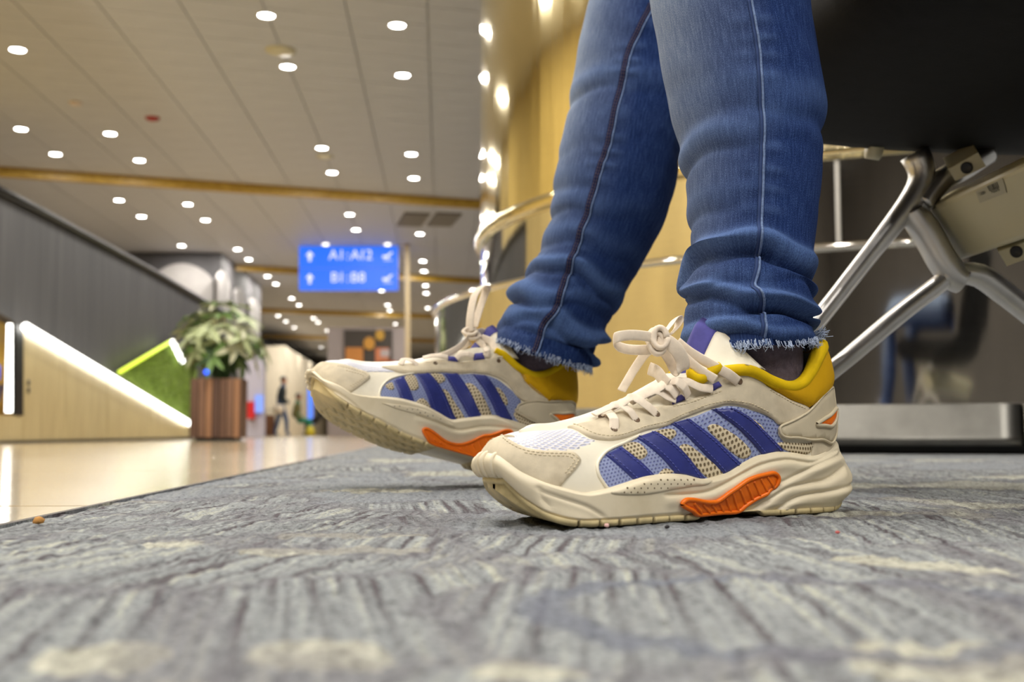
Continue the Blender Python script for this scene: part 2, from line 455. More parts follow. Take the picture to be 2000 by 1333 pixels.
# ---------------------------------------------------------------- the pair of sneakers
SOLE_X = np.array([0, .003, .01, .02, .035, .06, .1, .13, .16, .19, .215, .234, .249, .260, .268, .2735, .2768, .278])
SOLE_C = np.array([0, .012, .021, .0275, .032, .035, .0355, .036, .039, .0435, .0465, .0462, .043, .0375, .029, .0205, .0115, 0])
SOLE_F = np.array([0, .012, .021, .027, .031, .0325, .031, .032, .0365, .0425, .0450, .0425, .0365, .0300, .0225, .0155, .0085, 0])
SL = .278
def th_of(x): return np.arccos(np.clip(2 * np.asarray(x) / SL - 1, -1, 1))
def plan(th, tab):
    o = np.argsort(th_of(SOLE_X)); return pchip(th_of(SOLE_X)[o], tab[o], th)
class Shoe:
    def __init__(s, O, yaw, pitch, roll, mtop, spine, name, label, group):
        c, si = math.cos, math.sin
        t = np.array([-c(yaw), -si(yaw), 0]); n = np.array([si(yaw), -c(yaw), 0]); k = np.array([0, 0, 1.])
        t2 = t * c(pitch) + k * si(pitch); k2 = -t * si(pitch) + k * c(pitch)
        n2 = n * c(roll) + k2 * si(roll); k3 = -n * si(roll) + k2 * c(roll)
        s.R = np.array([t2, n2, k3]); s.O = np.array(O, float)
        s.mx, s.mz = mtop; s.sx, s.sz = spine
        s.root = empty(name, tuple(s.O), label, 'shoe', group)
        s.build_grids()
    def w(s, p): return np.asarray(p, float) @ s.R + s.O
    def l(s, p): return (np.asarray(p, float) - s.O) @ s.R.T
    def pl(s, u, v, y):
        d = s.R @ ray(u, v); c = s.l(CAMP); q = (y - c[1]) / d[1]; return c + q * d
    def P3(s, *pts):
        """(pixel u, pixel v, local y) -> world points lying at that distance from the shoe's centre plane"""
        return np.array([s.w(s.pl(*p)) for p in pts])
    obl = .35
    def zb(s, x, y=None):
        y = np.interp(x, SOLE_X, SOLE_C) if y is None else y
        x = x - s.obl * y * sstep(.18, .23, x)
        return np.minimum(.030 * np.clip((x - .215) / .063, 0, 2) ** 2.6, .0225) + .012 * np.clip((.032 - x) / .032, 0, 1) ** 2
    def zm(s, x, y=None):
        return pchip(s.mx, s.mz, x) + (0 if y is None else .35 * (s.zb(x, y) - s.zb(x)))
    def loop(s, K):
        """closed plan loop: index 0 = heel via far side, middle = toe, end = heel via near side"""
        th = np.linspace(0, math.pi, K + 1)
        x = SL / 2 * (1 + np.cos(th)); yc = plan(th, SOLE_C); yf = plan(th, SOLE_F)
        X = np.r_[x[::-1], x[1:]]; Y = np.r_[-yf[::-1], yc[1:]]
        P = np.stack([X, Y], 1); T = np.gradient(P, axis=0); T[0] = T[-1] = (0, 1.)
        T = unit(T); Nn = np.stack([-T[:, 1], T[:, 0]], 1)
        Nn[(Nn * (P - [.15, 0])).sum(1) < 0] *= -1
        Nn[0] = Nn[-1] = (-1, 0)
        return P, Nn
    def build_grids(s):
        K, N = 190, 64
        P, Nn = s.loop(K)
        B2 = P - Nn * .0045; xB = P[:, 0]; side = np.sign(P[:, 1]); side[K] = 0
        xT = pchip([0, .01, .03, .06, .1, .2, .235, .262, .278], [.019, .0215, .034, .061, .1, .197, .228, .243, .252], xB)
        yT = pchip([.019, .0215, .034, .045, .061, .1, .112, .125, .145, .2, .228, .243, .252], [0, .011, .0225, .0265, .029, .0285, .027, .021, .015, .010, .008, .006, 0], xT) * side
        zT = pchip(s.sx, s.sz, xT)
        zB = s.zm(xB, P[:, 1]) - .004
        b = pchip([0, .04, .1, .14, .19, .23, .255, .278], [.05, .15, .35, .6, .5, .2, .04, 0], xB)
        ta = np.linspace(0, 1, N + 1)[None]; ph = ta * math.pi / 2
        bb = b[:, None]
        hf = (1 - bb) * (1 - np.cos(ph)) + bb * ta; vf = (1 - bb) * np.sin(ph) + bb * ta
        X = B2[:, :1] + (xT[:, None] - B2[:, :1]) * hf; Y = B2[:, 1:] + (yT[:, None] - B2[:, 1:]) * hf
        Z = zB[:, None] + (zT - zB)[:, None] * vf
        s.K, s.N = K, N
        s.up = Surf(s.w(np.stack([X, Y, Z], -1)))
        s.upL = np.stack([X, Y, Z], -1)
    # ---- sole
    def midsole(s, creases, extra=None):
        K, J = 420, 60
        P, Nn = s.loop(K); x = P[:, 0]
        v = np.linspace(0, 1, J + 1)[None]
        zb = s.zb(x, P[:, 1]) + .0032; zm = s.zm(x, P[:, 1])
        # cream rubber climbs a little over the toe tip
        zm = zm + .002 * sstep(.268, .278, x)
        Z = zb[:, None] + (zm - zb)[:, None] * v
        o = -.0035 * sstep(.86, 1.0, v) ** 2 - .0015 * sstep(.12, 0, v) * np.ones_like(Z)
        xx = x[:, None]
        o = o + .0065 * np.exp(-((v - .30) / .26) ** 2) * sstep(.055, .004, xx) - .003 * sstep(.5, 1, v) * sstep(.04, .0, xx)
        o = o - .0035 * sstep(.24, .276, xx) * (1 - v) ** 1.5
        o = o - np.where(v > .5, .0065, .0022) * sstep(.25, .277, xx) * np.abs(2 * v - 1) ** 2.2
        o = o - .0022 * np.exp(-((v - .15) / .2) ** 2) * np.exp(-((xx - .115) / .035) ** 2)   # waist
        flat = np.stack([np.repeat(xx, J + 1, 1).ravel(), Z.ravel()], 1)
        disp = np.zeros(len(flat))
        for (line, dep, wid, bulge) in creases:
            ln = np.asarray(line, float); ln = spline(ln, 40)
            d, sd = seg_dist(flat, ln)
            below = flat[:, 1] < np.interp(flat[:, 0], *zip(*sorted(map(tuple, ln))))
            fade = sstep(ln[:, 0].min() - .004, ln[:, 0].min() + .004, flat[:, 0]) * sstep(ln[:, 0].max() + .004, ln[:, 0].max() - .004, flat[:, 0])
            disp += fade * (-dep * np.exp(-(d / wid) ** 2) + np.where(below, bulge * np.exp(-((d - .0035) / .0035) ** 2) * (d > .0002), 0))
        o = o + disp.reshape(Z.shape)
        X = P[:, :1] + Nn[:, :1] * o; Y = P[:, 1:] + Nn[:, 1:] * o
        G = np.stack([X, Y, Z], -1)
        s.ms = Surf(s.w(G)); s.msL = G
        A = len(P); Bn = J + 1
        V = G.reshape(-1, 3); Fc = [(i * Bn + j, (i + 1) * Bn + j, (i + 1) * Bn + j + 1, i * Bn + j + 1) for i in range(A - 1) for j in range(J)]
        # close top and underside by bridging near and far sides
        for i in range(A // 2):
            a, b_ = i, A - 1 - i
            if a + 1 <= b_ - 1:
                for j in (0, J):
                    q = (a * Bn + j, (a + 1) * Bn + j, (b_ - 1) * Bn + j, b_ * Bn + j)
                    Fc.append(q if j else q[::-1])
        return mesh('midsole', s.w(V), Fc, M['foam'], s.root)
    def outsole(s):
        """rubber tread: edge with notches, underside with cut lugs"""
        K = 420; P, Nn = s.loop(K); x = P[:, 0]
        arc = np.r_[0, np.cumsum(np.linalg.norm(np.diff(P, axis=0), axis=1))]
        ph = (arc / .0135) % 1.0
        notch = ((ph < .12) & (((x > .15) & (x < .252)) | (x < .085))).astype(float)
        gap = sstep(.095, .102, x) * sstep(.152, .145, x)                 # the shank gap under the arch
        zb0 = s.zb(x, P[:, 1]); zb = zb0 + gap * .0035 + notch * .0022
        rows = [(-.003 - notch * .0025, zb), (-.0006 - notch * .003, zb + .0008), (-.0003 - notch * .003, zb0 + .0036), (-.004, zb0 + .0042)]
        V = []
        for o, z in rows:
            o = np.broadcast_to(o, x.shape) - .0062 * sstep(.25, .277, x); V.append(np.stack([P[:, 0] + Nn[:, 0] * o, P[:, 1] + Nn[:, 1] * o, z], 1))
        V = np.stack(V, 1); A = len(P); Bn = 4
        Fc = [(i * Bn + j, (i + 1) * Bn + j, (i + 1) * Bn + j + 1, i * Bn + j + 1) for i in range(A - 1) for j in range(3)]
        VV = [V.reshape(-1, 3)]; base = A * Bn
        # underside grid
        R0 = V[:, 0]; NY = 70; idx = np.arange(3, K - 2); NX = len(idx)
        near, far = R0[K + idx], R0[K - idx]; q = np.linspace(0, 1, NY)[None]
        GX = far[:, :1] + (near - far)[:, :1] * q; GY = far[:, 1:2] + (near - far)[:, 1:2] * q; ez = far[:, 2:] + (near - far)[:, 2:] * q
        chev = (GX * 1000 + 9 * np.abs((GY * 1000 / 13) % 2 - 1)) / 9.0
        groove = np.maximum(np.exp(-(((chev % 1) - .5) / .16) ** 2), np.exp(-((np.abs((GY * 1000 / 26) % 1 - .5)) / .05) ** 2))
        gapx = sstep(.095, .102, GX) * sstep(.152, .145, GX)
        GZ = s.zb(GX, GY) + .0018 * groove * (1 - gapx) * sstep(.258, .243, GX) + gapx * .0035
        edge = sstep(0, .05, q) * sstep(1, .95, q); GZ = ez + (GZ - ez) * edge
        VV.append(np.stack([GX, GY, GZ], -1).reshape(-1, 3))
        Fc += [(base + i * NY + j, base + i * NY + j + 1, base + (i + 1) * NY + j + 1, base + (i + 1) * NY + j) for i in range(NX - 1) for j in range(NY - 1)]
        o = mesh('outsole', s.w(np.vstack(VV)), Fc, M['outsole'], s.root)
        return o
    def body(s):
        G = s.up.G; A, Bn = G.shape[:2]
        V = [G.reshape(-1, 3)]; Fc = [(i * Bn + j, (i + 1) * Bn + j, (i + 1) * Bn + j + 1, i * Bn + j + 1) for i in range(A - 1) for j in range(Bn - 1)]
        n0 = A * Bn; C = 9
        cap = []
        for i in range(A // 2 + 1):
            a, b = s.upL[i, -1], s.upL[A - 1 - i, -1]
            q = np.linspace(0, 1, C)[:, None]; p = a + (b - a) * q
            x = a[0]; crown = .004 * sstep(.125, .15, x) * sstep(.262, .24, x) - .012 * sstep(.125, .11, x) * sstep(.02, .03, x)
            p[:, 2] += crown * np.sin(q[:, 0] * math.pi)
            cap.append(p)
        cap = np.array(cap); V.append(s.w(cap.reshape(-1, 3)))
        R_ = len(cap)
        Fc += [(n0 + i * C + j, n0 + i * C + j + 1, n0 + (i + 1) * C + j + 1, n0 + (i + 1) * C + j) for i in range(R_ - 1) for j in range(C - 1)]
        s.capS = Surf(s.w(cap))
        return mesh('upper', np.vstack(V), Fc, M['leather'], s.root)
    # ---- pieces laid on the upper, on both sides of the shoe
    def both(s, name, px, th, mat, parent=None, uv=None, mirror=True, **k):
        u = s.up.pix(px) if uv is None else np.asarray(uv, float)
        o = s.up.patch(u, th, mat, name, parent or s.root, **k)
        if mirror: s.up.patch(s.up.mir(u)[::-1], th, mat, name, parent or s.root, **k)
        return o
    def across(s, name, px, th, mat, base=True, **k):
        """a piece that wraps over the centre line: near-side trace plus its mirror image"""
        u = spline(s.up.pix(px), 90); m = s.up.mir(u)[::-1]
        poly = np.vstack([u, m])
        return s.up.patch(poly, th, mat, name, s.root, smooth_poly=False, **k)
    def stitch(s, surf, px, mat, parent, h, name='stitching', uv=None, pitch=.0026, ln=.0016, r=.00032, mirror=True, closed=False):
        u = surf.pix(px) if uv is None else np.asarray(uv, float)
        mb = MB()
        for uu in ([u, surf.mir(u)] if mirror else [u]):
            c = spline(uu, 240, closed); w = surf.pt(c, h)
            w = resample(w, .0006)
            L = np.r_[0, np.cumsum(np.linalg.norm(np.diff(w, axis=0), axis=1))]
            for q in np.arange(0, L[-1] - ln, pitch):
                a = np.array([np.interp(q, L, w[:, k]) for k in range(3)]); b = np.array([np.interp(q + ln, L, w[:, k]) for k in range(3)])
                mb.tube([a, (a + b) / 2, b], r, 5)
        if mb.v:
            o = mb.build(name, mat, parent, True); o['kind'] = 'stuff'; return o
    def tube_on(s, surf, px, r, mat, name, parent, h=0., uv=None, n=120, closed=False, flat=1., mirror=True, seg=10, sm=True):
        u = surf.pix(px) if uv is None else np.asarray(uv, float)
        out = []
        for uu in ([u, surf.mir(u)] if mirror else [u]):
            c = spline(uu, n, closed)
            if closed: c = np.vstack([c, c[:1]])
            w = surf.pt(c, h)
            v, f = tube(w, r, seg, flat=flat, wdir=None, cap=not closed)
            out.append(mesh(name, v, f, mat, parent, sm))
        return out[0]
    def ribbon(s, W, wdir, width=.0058, thick=.0013, mat=None, name='lace', parent=None, n=50):
        W = spline(W, n); wd = np.asarray(wdir, float)
        if wd.ndim == 2 and len(wd) != n: wd = spline(wd, n)
        v, f = tube(W, width / 2, 12, flat=thick / width, wdir=wd)
        return mesh(name, v, f, mat or M['lace'], parent or s.root)
    def lace_on(s, px, h=.0022, width=.0058, parent=None, hs=None, surf=None):
        """a lace lying on the upper along a traced path"""
        surf = surf or s.up
        u = spline(surf.pix(px), 40); n = surf.nrm(u)
        hh = np.interp(np.linspace(0, 1, 40), np.linspace(0, 1, len(hs)), hs) if hs is not None else np.full(40, h)
        W = surf.pt(u, hh); T = unit(np.gradient(W, axis=0))
        return s.ribbon(W, np.cross(T, n), width, parent=parent, n=40)
    def eyelet(s, uv, r=.0016, h=.0016, mirror=True):
        for u in ([uv, s.up.mir(np.atleast_2d(uv))[0]] if mirror else [uv]):
            p = s.up.pt(u, h)[0]; n = s.up.nrm(u)[0]
            a = unit(np.cross(n, [0, 0, 1.])); b = np.cross(n, a)
            mb = MB().lathe(p, [(0, 0), (r, 0), (r * 1.15, .0004), (r * 1.3, .0), (r * 1.3, -.001)], 14, np.array([a, b, n]))
            mb.build('eyelet', M['eyelet'], s.root, True)
def cur(s, u, v, off=0.0):
    y = .04
    for _ in range(12):
        p = s.pl(u, v, y); y = float(np.interp(p[0], SOLE_X, SOLE_C)) + off
    return p
Shoe.cur = cur
MTOP_X = [0, .012, .03, .048, .066, .0795, .0965, .111, .1255, .143, .160, .173, .189, .211, .2245, .236, .25, .262, .272, .278]
MTOP_Z = [.050, .047, .0395, .0364, .0385, .0393, .0372, .0324, .0266, .0239, .0267, .0276, .0268, .0228, .0201, .0187, .0215, .0262, .0335, .0395]
SP_X = [.019, .0215, .034, .045, .055, .067, .08, .1045, .112, .125, .143, .158, .178, .205, .22, .232, .243, .252]
SP_Z = [.107, .108, .102, .091, .083, .0795, .082, .0895, .0895, .089, .082, .0755, .067, .058, .0545, .0525, .052, .0505]
def finish_shoe(s, T):
    """all pieces of one sneaker from its traced outlines T (pixels on the near side)"""
    K2 = 2 * s.K; N = s.N; R_ = s.root
    cr = [([s.cur(*p)[[0, 2]] for p in line], d, w, b) for line, d, w, b in T['creases']]
    s.midsole(cr); s.outsole(); up = s.body(); sf = s.up; mid = R_.children[0]
    # toe mesh, side window, mesh pads, stripes
    s.across('toe_mesh', T['toe_mesh'], .0003, M['mesh_toe'], edge=.0006)
    s.both('side_window', T['window'], .0002, M['mesh_blue'], edge=.0005)
    for p in T['pads']: s.both('mesh_pad', p, .0007, M['mesh_beige'], edge=.0008, step=.0018)
    for p in T['stripes']:
        o = s.both('side_stripe', p, .0013, M['navy'], edge=.0007, step=.002, smooth_poly=False)
        u = sf.pix(p); a = u[0] + (u[1] - u[0]) * .82; b = u[3] + (u[2] - u[3]) * .82; c = u[0] + (u[1] - u[0]) * .16; d = u[3] + (u[2] - u[3]) * .16
        s.stitch(sf, None, M['navy_thread'], o, .0015, uv=np.array([c, (c + d) / 2, d]), mirror=False)
        s.stitch(sf, None, M['navy_thread'], o, .0015, uv=np.array([a, (a + b) / 2, b]), mirror=False)
    s.tube_on(sf, T['window_rim'], .0009, M['leather'], 'window_rim', R_, h=.0005)
    tc = s.across('toe_cap', T['toe_cap'], .0013, M['suede'], edge=.001)
    s.stitch(sf, T['toe_stitch'], M['stitch'], tc, .0014); s.stitch(sf, T['toe_stitch2'], M['stitch'], tc, .0014)
    es = s.both('eyestay', T['eyestay'], .0016, M['suede'], edge=.001)
    for ln in T['eye_stitch']: s.stitch(sf, ln, M['stitch'], es, .0017)
    # heel counter, yellow collar, heel panel
    a0 = sf.pix([T['counter']])[0][0]
    s.both('heel_counter', None, .0008, M['suede'], uv=[(a0, 0), (a0 + 1, 16), (a0 + 6, 26), (K2 - 8, 34), (K2, 34), (K2, 0)], edge=.0008, smooth_poly=False)
    ub = sf.pix(T['collar_low'])
    rim = [(K2, ub[-1][1] - 1), (K2, N - .5)] + [(a, N - .5) for a in np.linspace(K2, ub[0][0], 14)[1:]]
    s.both('collar_pad', None, .0042, M['yellow'], uv=np.vstack([ub, rim]), edge=.007, smooth_poly=False)
    af = sf.pix([T['pipe_front']])[0][0]
    aa = np.linspace(af, K2 - .01, 90)
    near = sf.pt(np.stack([aa, np.full(90, N - 1.)], 1), .0012); far = sf.pt(sf.mir(np.stack([aa, np.full(90, N - 1.)], 1)), .0012)
    path = np.vstack([near, far[::-1][1:]]); path = spline(path[::4], 170)
    rr = np.interp(np.linspace(0, 1, 170), [0, .04, .3, .44, .5, .56, .7, .96, 1], [.0028, .0038, .0042, .0058, .0062, .0058, .0042, .0038, .0028])
    v, f = tube(path, rr, 12); mesh('collar_piping', v, f, M['yellow_pipe'], R_)
    hp = s.both('heel_panel', T['heel_panel'], .0022, M['panel'], edge=.0012)
    s.tube_on(sf, T['heel_panel'], .0008, M['panel'], 'panel_edge', hp, h=.002, closed=True, mirror=False)
    s.both('heel_window', T['triangle'], .0031, M['orange'], edge=.0006, step=.0014, smooth_poly=False)
    s.tube_on(sf, T['triangle'], .0013, M['panel'], 'window_frame', hp, h=.0026, closed=True, mirror=False)
    # midsole pieces
    pp = s.ms.patch(s.ms.pix(T['perf']), .0007, M['foam'], 'perforated_panel', R_, edge=.001)
    poly = np.array(T['perf'], float); gx, gy = np.meshgrid(np.arange(poly[:, 0].min(), poly[:, 0].max(), T['perf_step']), np.arange(poly[:, 1].min(), poly[:, 1].max(), T['perf_step'] * .62)); gx = gx + (np.arange(gx.shape[0]) % 2)[:, None] * T['perf_step'] / 2
    Q = np.stack([gx.ravel(), gy.ravel()], 1); Q = Q[inside(Q, poly)]; dd, _ = seg_dist(Q, np.vstack([poly, poly[:1]])); Q = Q[dd > T['perf_step'] * .3]
    mb = MB()
    for u in s.ms.pix(Q):
        p = s.ms.pt(u, .00075)[0]; n = s.ms.nrm(u)[0]; a = unit(np.cross(n, [0, 0, 1.])); b = np.cross(n, a)
        mb.lathe(p, [(0, 0), (.00055, 0), (.0006, -.001)], 8, np.array([a, b, n]))
    if mb.v: mb.build('perforation', M['perf'], pp)['kind'] = 'stuff'
    sh = s.ms.patch(s.ms.pix(T['shank']), .0016, M['orange'], 'shank', R_, edge=.0012)
    s.tube_on(s.ms, T['shank'], .0014, M['orange'], 'shank_rim', sh, h=.0012, closed=True, mirror=False, n=160)
    for r_ in T['ribs']:
        s.tube_on(s.ms, r_, .0011, M['orange'], 'shank_rib', sh, h=.0012, mirror=False, n=16, seg=8)
    # toe bumper ribs
    for q in np.linspace(-62, 14, 7):
        w = s.ms.pt(np.array([[420 + q, j] for j in np.linspace(4, 56, 16)]), .0002)
        v, f = tube(spline(w, 24), .0015 * np.sin(np.linspace(.25, math.pi - .25, 24)) ** .5, 8); mesh('toe_rib', v, f, M['foam'], R_)
    # lace loops, eyelets
    for p in T['loops']: s.both('lace_loop', p, .0032, M['navy_cloth'], edge=.0022, step=.0016, smooth_poly=False)
    for p in T['eyelets']: s.eyelet(sf.pix([p])[0])
    for p in T['laces']: s.lace_on(p[0], hs=p[1], width=p[2] if len(p) > 2 else .0058)
def tongue(s, tip_x=.112, tip_z=.128, lean=0.0):
    """padded tongue: indigo front, cream wings wrapping the ankle"""
    def sheet(q0, q1, mat, name, n=16, m=14):
        V = []
        for side in (0, 1):
            for i in range(n + 1):
                q = q0 + (q1 - q0) * i / n; aq = abs(q) / .031
                for j in range(m + 1):
                    p = j / m
                    xb = .134 - .030 * aq ** 1.6; zb_ = .076 + .017 * aq
                    xt = tip_x - .022 * aq ** 1.5; zt = tip_z - .004 - .034 * aq ** 1.35
                    x = xb + (xt - xb) * p; z = zb_ + (zt - zb_) * p
                    thick = .0035 * math.sqrt(max(0, 1 - (2 * p - 1) ** 8)) + .0006
                    x += thick * (.5 - side) * 2 * .9 ; y = q * (1 + .07 * (.5 - side))
                    V.append((x, y, z))
        c = (n + 1) * (m + 1); F_ = []
        for side in (0, 1):
            for i in range(n):
                for j in range(m):
                    a = side * c + i * (m + 1) + j; f = (a, a + m + 1, a + m + 2, a + 1); F_.append(f if side else f[::-1])
        for i in range(n):
            for j in (0, m):
                a = i * (m + 1) + j; F_.append((a, a + m + 1, c + a + m + 1, c + a))
        for j in range(m):
            for i in (0, n):
                a = i * (m + 1) + j; F_.append((a, a + 1, c + a + 1, c + a))
        return mesh(name, s.w(np.array(V)), F_, mat, s.root)
    sheet(-.0105, .0105, M['navy_cloth'], 'tongue'); sheet(.0107, .031, M['leather'], 'tongue_wing'); sheet(-.0107, -.031, M['leather'], 'tongue_wing')

# near (left) shoe, planted flat
NS = Shoe((.2152, .8051, 0), math.radians(33), 0, 0, (MTOP_X, MTOP_Z), (SP_X, SP_Z), 'sneaker',
          'cream and navy striped sneaker planted flat on the carpet, nearest the camera', 'pair of worn sneakers')
TN = dict(
    creases=[([(1300, 968), (1354, 966), (1397, 957), (1457, 924), (1491, 908), (1536, 899), (1570, 903), (1592, 903), (1640, 880)], .0012, .0012, .0012),
             ([(1500, 962), (1520, 948), (1570, 921), (1615, 901), (1645, 884)], .0014, .0013, .0014),
             ([(1470, 998), (1491, 987), (1536, 955), (1581, 944), (1610, 938), (1642, 912)], .0013, .0014, .0016),
             ([(1518, 1000), (1559, 971), (1626, 957), (1651, 930)], .0012, .0014, .0016),
             ([(1048, 955), (1062, 962), (1100, 975), (1150, 992), (1184, 1012)], .0011, .0013, -.0006),
             ([(1048, 955), (1056, 975), (1075, 992)], .0008, .0016, .0008)],
    toe_mesh=[(979, 850), (1001, 865), (1024, 876), (1057, 882), (1114, 883), (1150, 872), (1168, 862), (1147, 853), (1116, 838), (1100, 827)],
    window=[(1222, 865), (1179, 888), (1165, 908), (1168, 926), (1186, 957), (1226, 952), (1280, 936), (1316, 932), (1345, 934), (1390, 942), (1424, 932), (1457, 912), (1491, 896), (1529, 888), (1545, 884), (1523, 854), (1520, 843), (1527, 829), (1509, 818), (1491, 809), (1469, 802), (1446, 795), (1417, 793), (1397, 798), (1334, 820), (1282, 840), (1233, 858)],
    window_rim=[(1250, 851), (1222, 865), (1195, 877), (1179, 888), (1167, 906), (1168, 926), (1178, 944), (1188, 957)],
    pads=[[(1215, 872), (1233, 864), (1251, 868), (1265, 886), (1251, 899), (1233, 890)], [(1283, 929), (1298, 915), (1316, 923), (1292, 931)],
          [(1278, 842), (1312, 838), (1321, 850), (1303, 862), (1282, 850)], [(1327, 883), (1345, 869), (1410, 921), (1397, 938), (1380, 934)],
          [(1383, 843), (1403, 830), (1466, 879), (1444, 896)], [(1457, 820), (1471, 819), (1491, 836), (1489, 847)],
          [(1520, 864), (1588, 864), (1579, 887), (1536, 882)]],
    stripes=[[(1181, 890), (1212, 874), (1280, 932), (1240, 942)], [(1240, 856), (1278, 843), (1378, 937), (1318, 927)],
             [(1309, 829), (1345, 818), (1450, 909), (1412, 928)], [(1388, 800), (1433, 797), (1531, 882), (1489, 892)]],
    toe_cap=[(1087, 959), (1112, 932), (1132, 908), (1134, 899), (1126, 889), (1112, 883), (1057, 881), (1024, 875), (1001, 864), (984, 852), (972, 844)],
    toe_stitch=[(1108, 928), (1126, 906), (1127, 899), (1120, 893), (1108, 889), (1057, 887), (1022, 881), (998, 870), (982, 858)],
    toe_stitch2=[(1102, 926), (1119, 905), (1120, 900), (1104, 894), (1057, 892), (1020, 886)],
    eyestay=[(1100, 826), (1116, 838), (1147, 854), (1179, 862), (1215, 859), (1260, 843), (1300, 834), (1334, 818), (1367, 805), (1397, 796), (1417, 791), (1446, 793), (1469, 800), (1491, 809), (1509, 820), (1527, 831), (1579, 801), (1536, 778), (1496, 755), (1489, 744), (1457, 730), (1428, 727), (1408, 745), (1392, 764), (1340, 783), (1312, 792), (1275, 797), (1235, 802), (1190, 799), (1150, 804), (1122, 816)],
    eye_stitch=[[(1120, 833), (1150, 847), (1180, 855), (1215, 852), (1260, 836), (1300, 826), (1334, 810), (1367, 797), (1397, 788), (1417, 784), (1446, 786), (1475, 794), (1500, 807)],
                [(1500, 762), (1536, 783), (1572, 800)], [(1313, 797), (1340, 790), (1392, 771), (1412, 762)]],
    counter=(1583, 884), collar_low=[(1489, 744), (1502, 757), (1536, 778), (1579, 798), (1605, 780), (1631, 757)], pipe_front=(1408, 716),
    heel_panel=[(1520, 843), (1527, 830), (1579, 801), (1631, 757), (1636, 764), (1644, 802), (1637, 829), (1622, 864), (1597, 859), (1559, 856), (1529, 854)],
    triangle=[(1589, 829), (1610, 815), (1632, 799), (1625, 820), (1617, 833), (1602, 832)],
    perf=[(1192, 962), (1226, 949), (1280, 934), (1316, 930), (1345, 932), (1392, 940), (1345, 952), (1300, 960), (1260, 967), (1215, 967)], perf_step=13,
    shank=[(1330, 984), (1336, 978), (1349, 977), (1390, 980), (1401, 977), (1426, 960), (1457, 939), (1491, 927), (1509, 924), (1518, 933), (1514, 946), (1498, 962), (1473, 975), (1453, 989), (1444, 996), (1433, 1006), (1421, 1003), (1406, 1001), (1388, 1003), (1372, 1012), (1365, 1008), (1354, 1000), (1338, 991)],
    ribs=[[(1352, 982), (1368, 1004)], [(1370, 983), (1382, 1000)], [(1387, 984), (1395, 999)], [(1402, 981), (1409, 998)], [(1415, 972), (1424, 1000)], [(1428, 963), (1439, 998)], [(1441, 955), (1454, 986)], [(1455, 946), (1467, 976)], [(1469, 940), (1481, 968)], [(1482, 935), (1495, 960)], [(1495, 931), (1507, 950)]],
    loops=[[(1311, 780), (1329, 772), (1340, 781), (1313, 792)], [(1385, 755), (1403, 745), (1411, 756), (1388, 768)]],
    eyelets=[(1442, 746), (1281, 812), (1242, 824), (1198, 843), (1172, 814)],
    laces=[([(1143, 802), (1175, 794), (1205, 801), (1225, 812), (1242, 823)], [.004, .006, .005, .004, .001]),
           ([(1172, 813), (1186, 816), (1196, 828), (1198, 842)], [.001, .004, .004, .001], .006),
           ([(1172, 783), (1200, 782), (1230, 790), (1258, 802), (1281, 811)], [.004, .007, .006, .004, .001], .007),
           ([(1208, 766), (1235, 765), (1270, 773), (1300, 781), (1316, 784)], [.004, .006, .006, .004, .003], .007),
           ([(1236, 748), (1262, 752), (1290, 764), (1318, 780)], [.004, .007, .007, .004], .0075),
           ([(1304, 742), (1335, 755), (1362, 762), (1388, 763)], [.006, .006, .005, .003], .0055),
           ([(1268, 730), (1285, 738), (1310, 760), (1340, 779)], [.004, .009, .008, .003], .0065)])
finish_shoe(NS, TN)
tongue(NS)
def air(s, pts, wd, width=.0058, n=50, name='lace'):
    return s.ribbon(s.P3(*pts), wd, width, name=name, n=n)
UPV = np.array([0, 0, 1.])
# bow of the near shoe
air(NS, [(1322, 668, .012), (1350, 690, .018), (1395, 716, .026), (1422, 731, .031), (1442, 746, .031)], (.3, -.2, .9), .0062)
air(NS, [(1318, 676, .012), (1340, 700, .017), (1370, 725, .024), (1398, 742, .03)], (.3, -.2, .9), .0056)
air(NS, [(1284, 660, .014), (1240, 655, .018), (1208, 658, .018), (1199, 667, .013), (1212, 679, .007), (1240, 684, .006), (1286, 683, .008)], UPV, .0062, 70)
air(NS, [(1288, 662, .012), (1306, 640, .004), (1318, 624, -.002), (1327, 623, -.006), (1322, 640, -.004), (1308, 655, .006)], (.8, -.2, .5), .0058, 60)
air(NS, [(1284, 664, .016), (1304, 668, .021), (1322, 684, .024), (1333, 706, .024), (1332, 724, .022), (1322, 722, .018), (1310, 700, .015), (1296, 680, .012)], (.75, -.1, .6), .0085, 70)
air(NS, [(1284, 676, .008), (1262, 690, .0), (1240, 720, -.008), (1222, 750, -.010), (1214, 764, -.010)], (.6, -.3, -.3), .0058)
air(NS, [(1268, 720, .004), (1284, 728, .012), (1296, 744, .017), (1304, 752, .02)], (.3, -.3, .9), .008)
kp = NS.P3((1283, 664, .015))[0]
mb = MB()
for q, (du, dv) in enumerate([(0, 0), (3, 8), (8, -4)]):
    c = NS.P3((1281 + du, 664 + dv, .014 + .002 * q))[0]
    a = np.linspace(0, 2 * math.pi, 20)
    pth = c + np.stack([np.cos(a) * .0042, np.sin(a) * .0012, np.sin(a) * .0062], 1)
    mb.tube(pth, .0026, 10, flat=.7)
mb.build('lace_knot', M['lace'], NS.root, True)
for pts in [((1408, 716, .027), (1385, 730, .024), (1368, 741, .023), (1352, 735, .02), (1350, 725, .016))]:
    v, f = tube(spline(NS.P3(*pts), 30), .0032, 10); mesh('collar_piping', v, f, M['yellow_pipe'], NS.root)
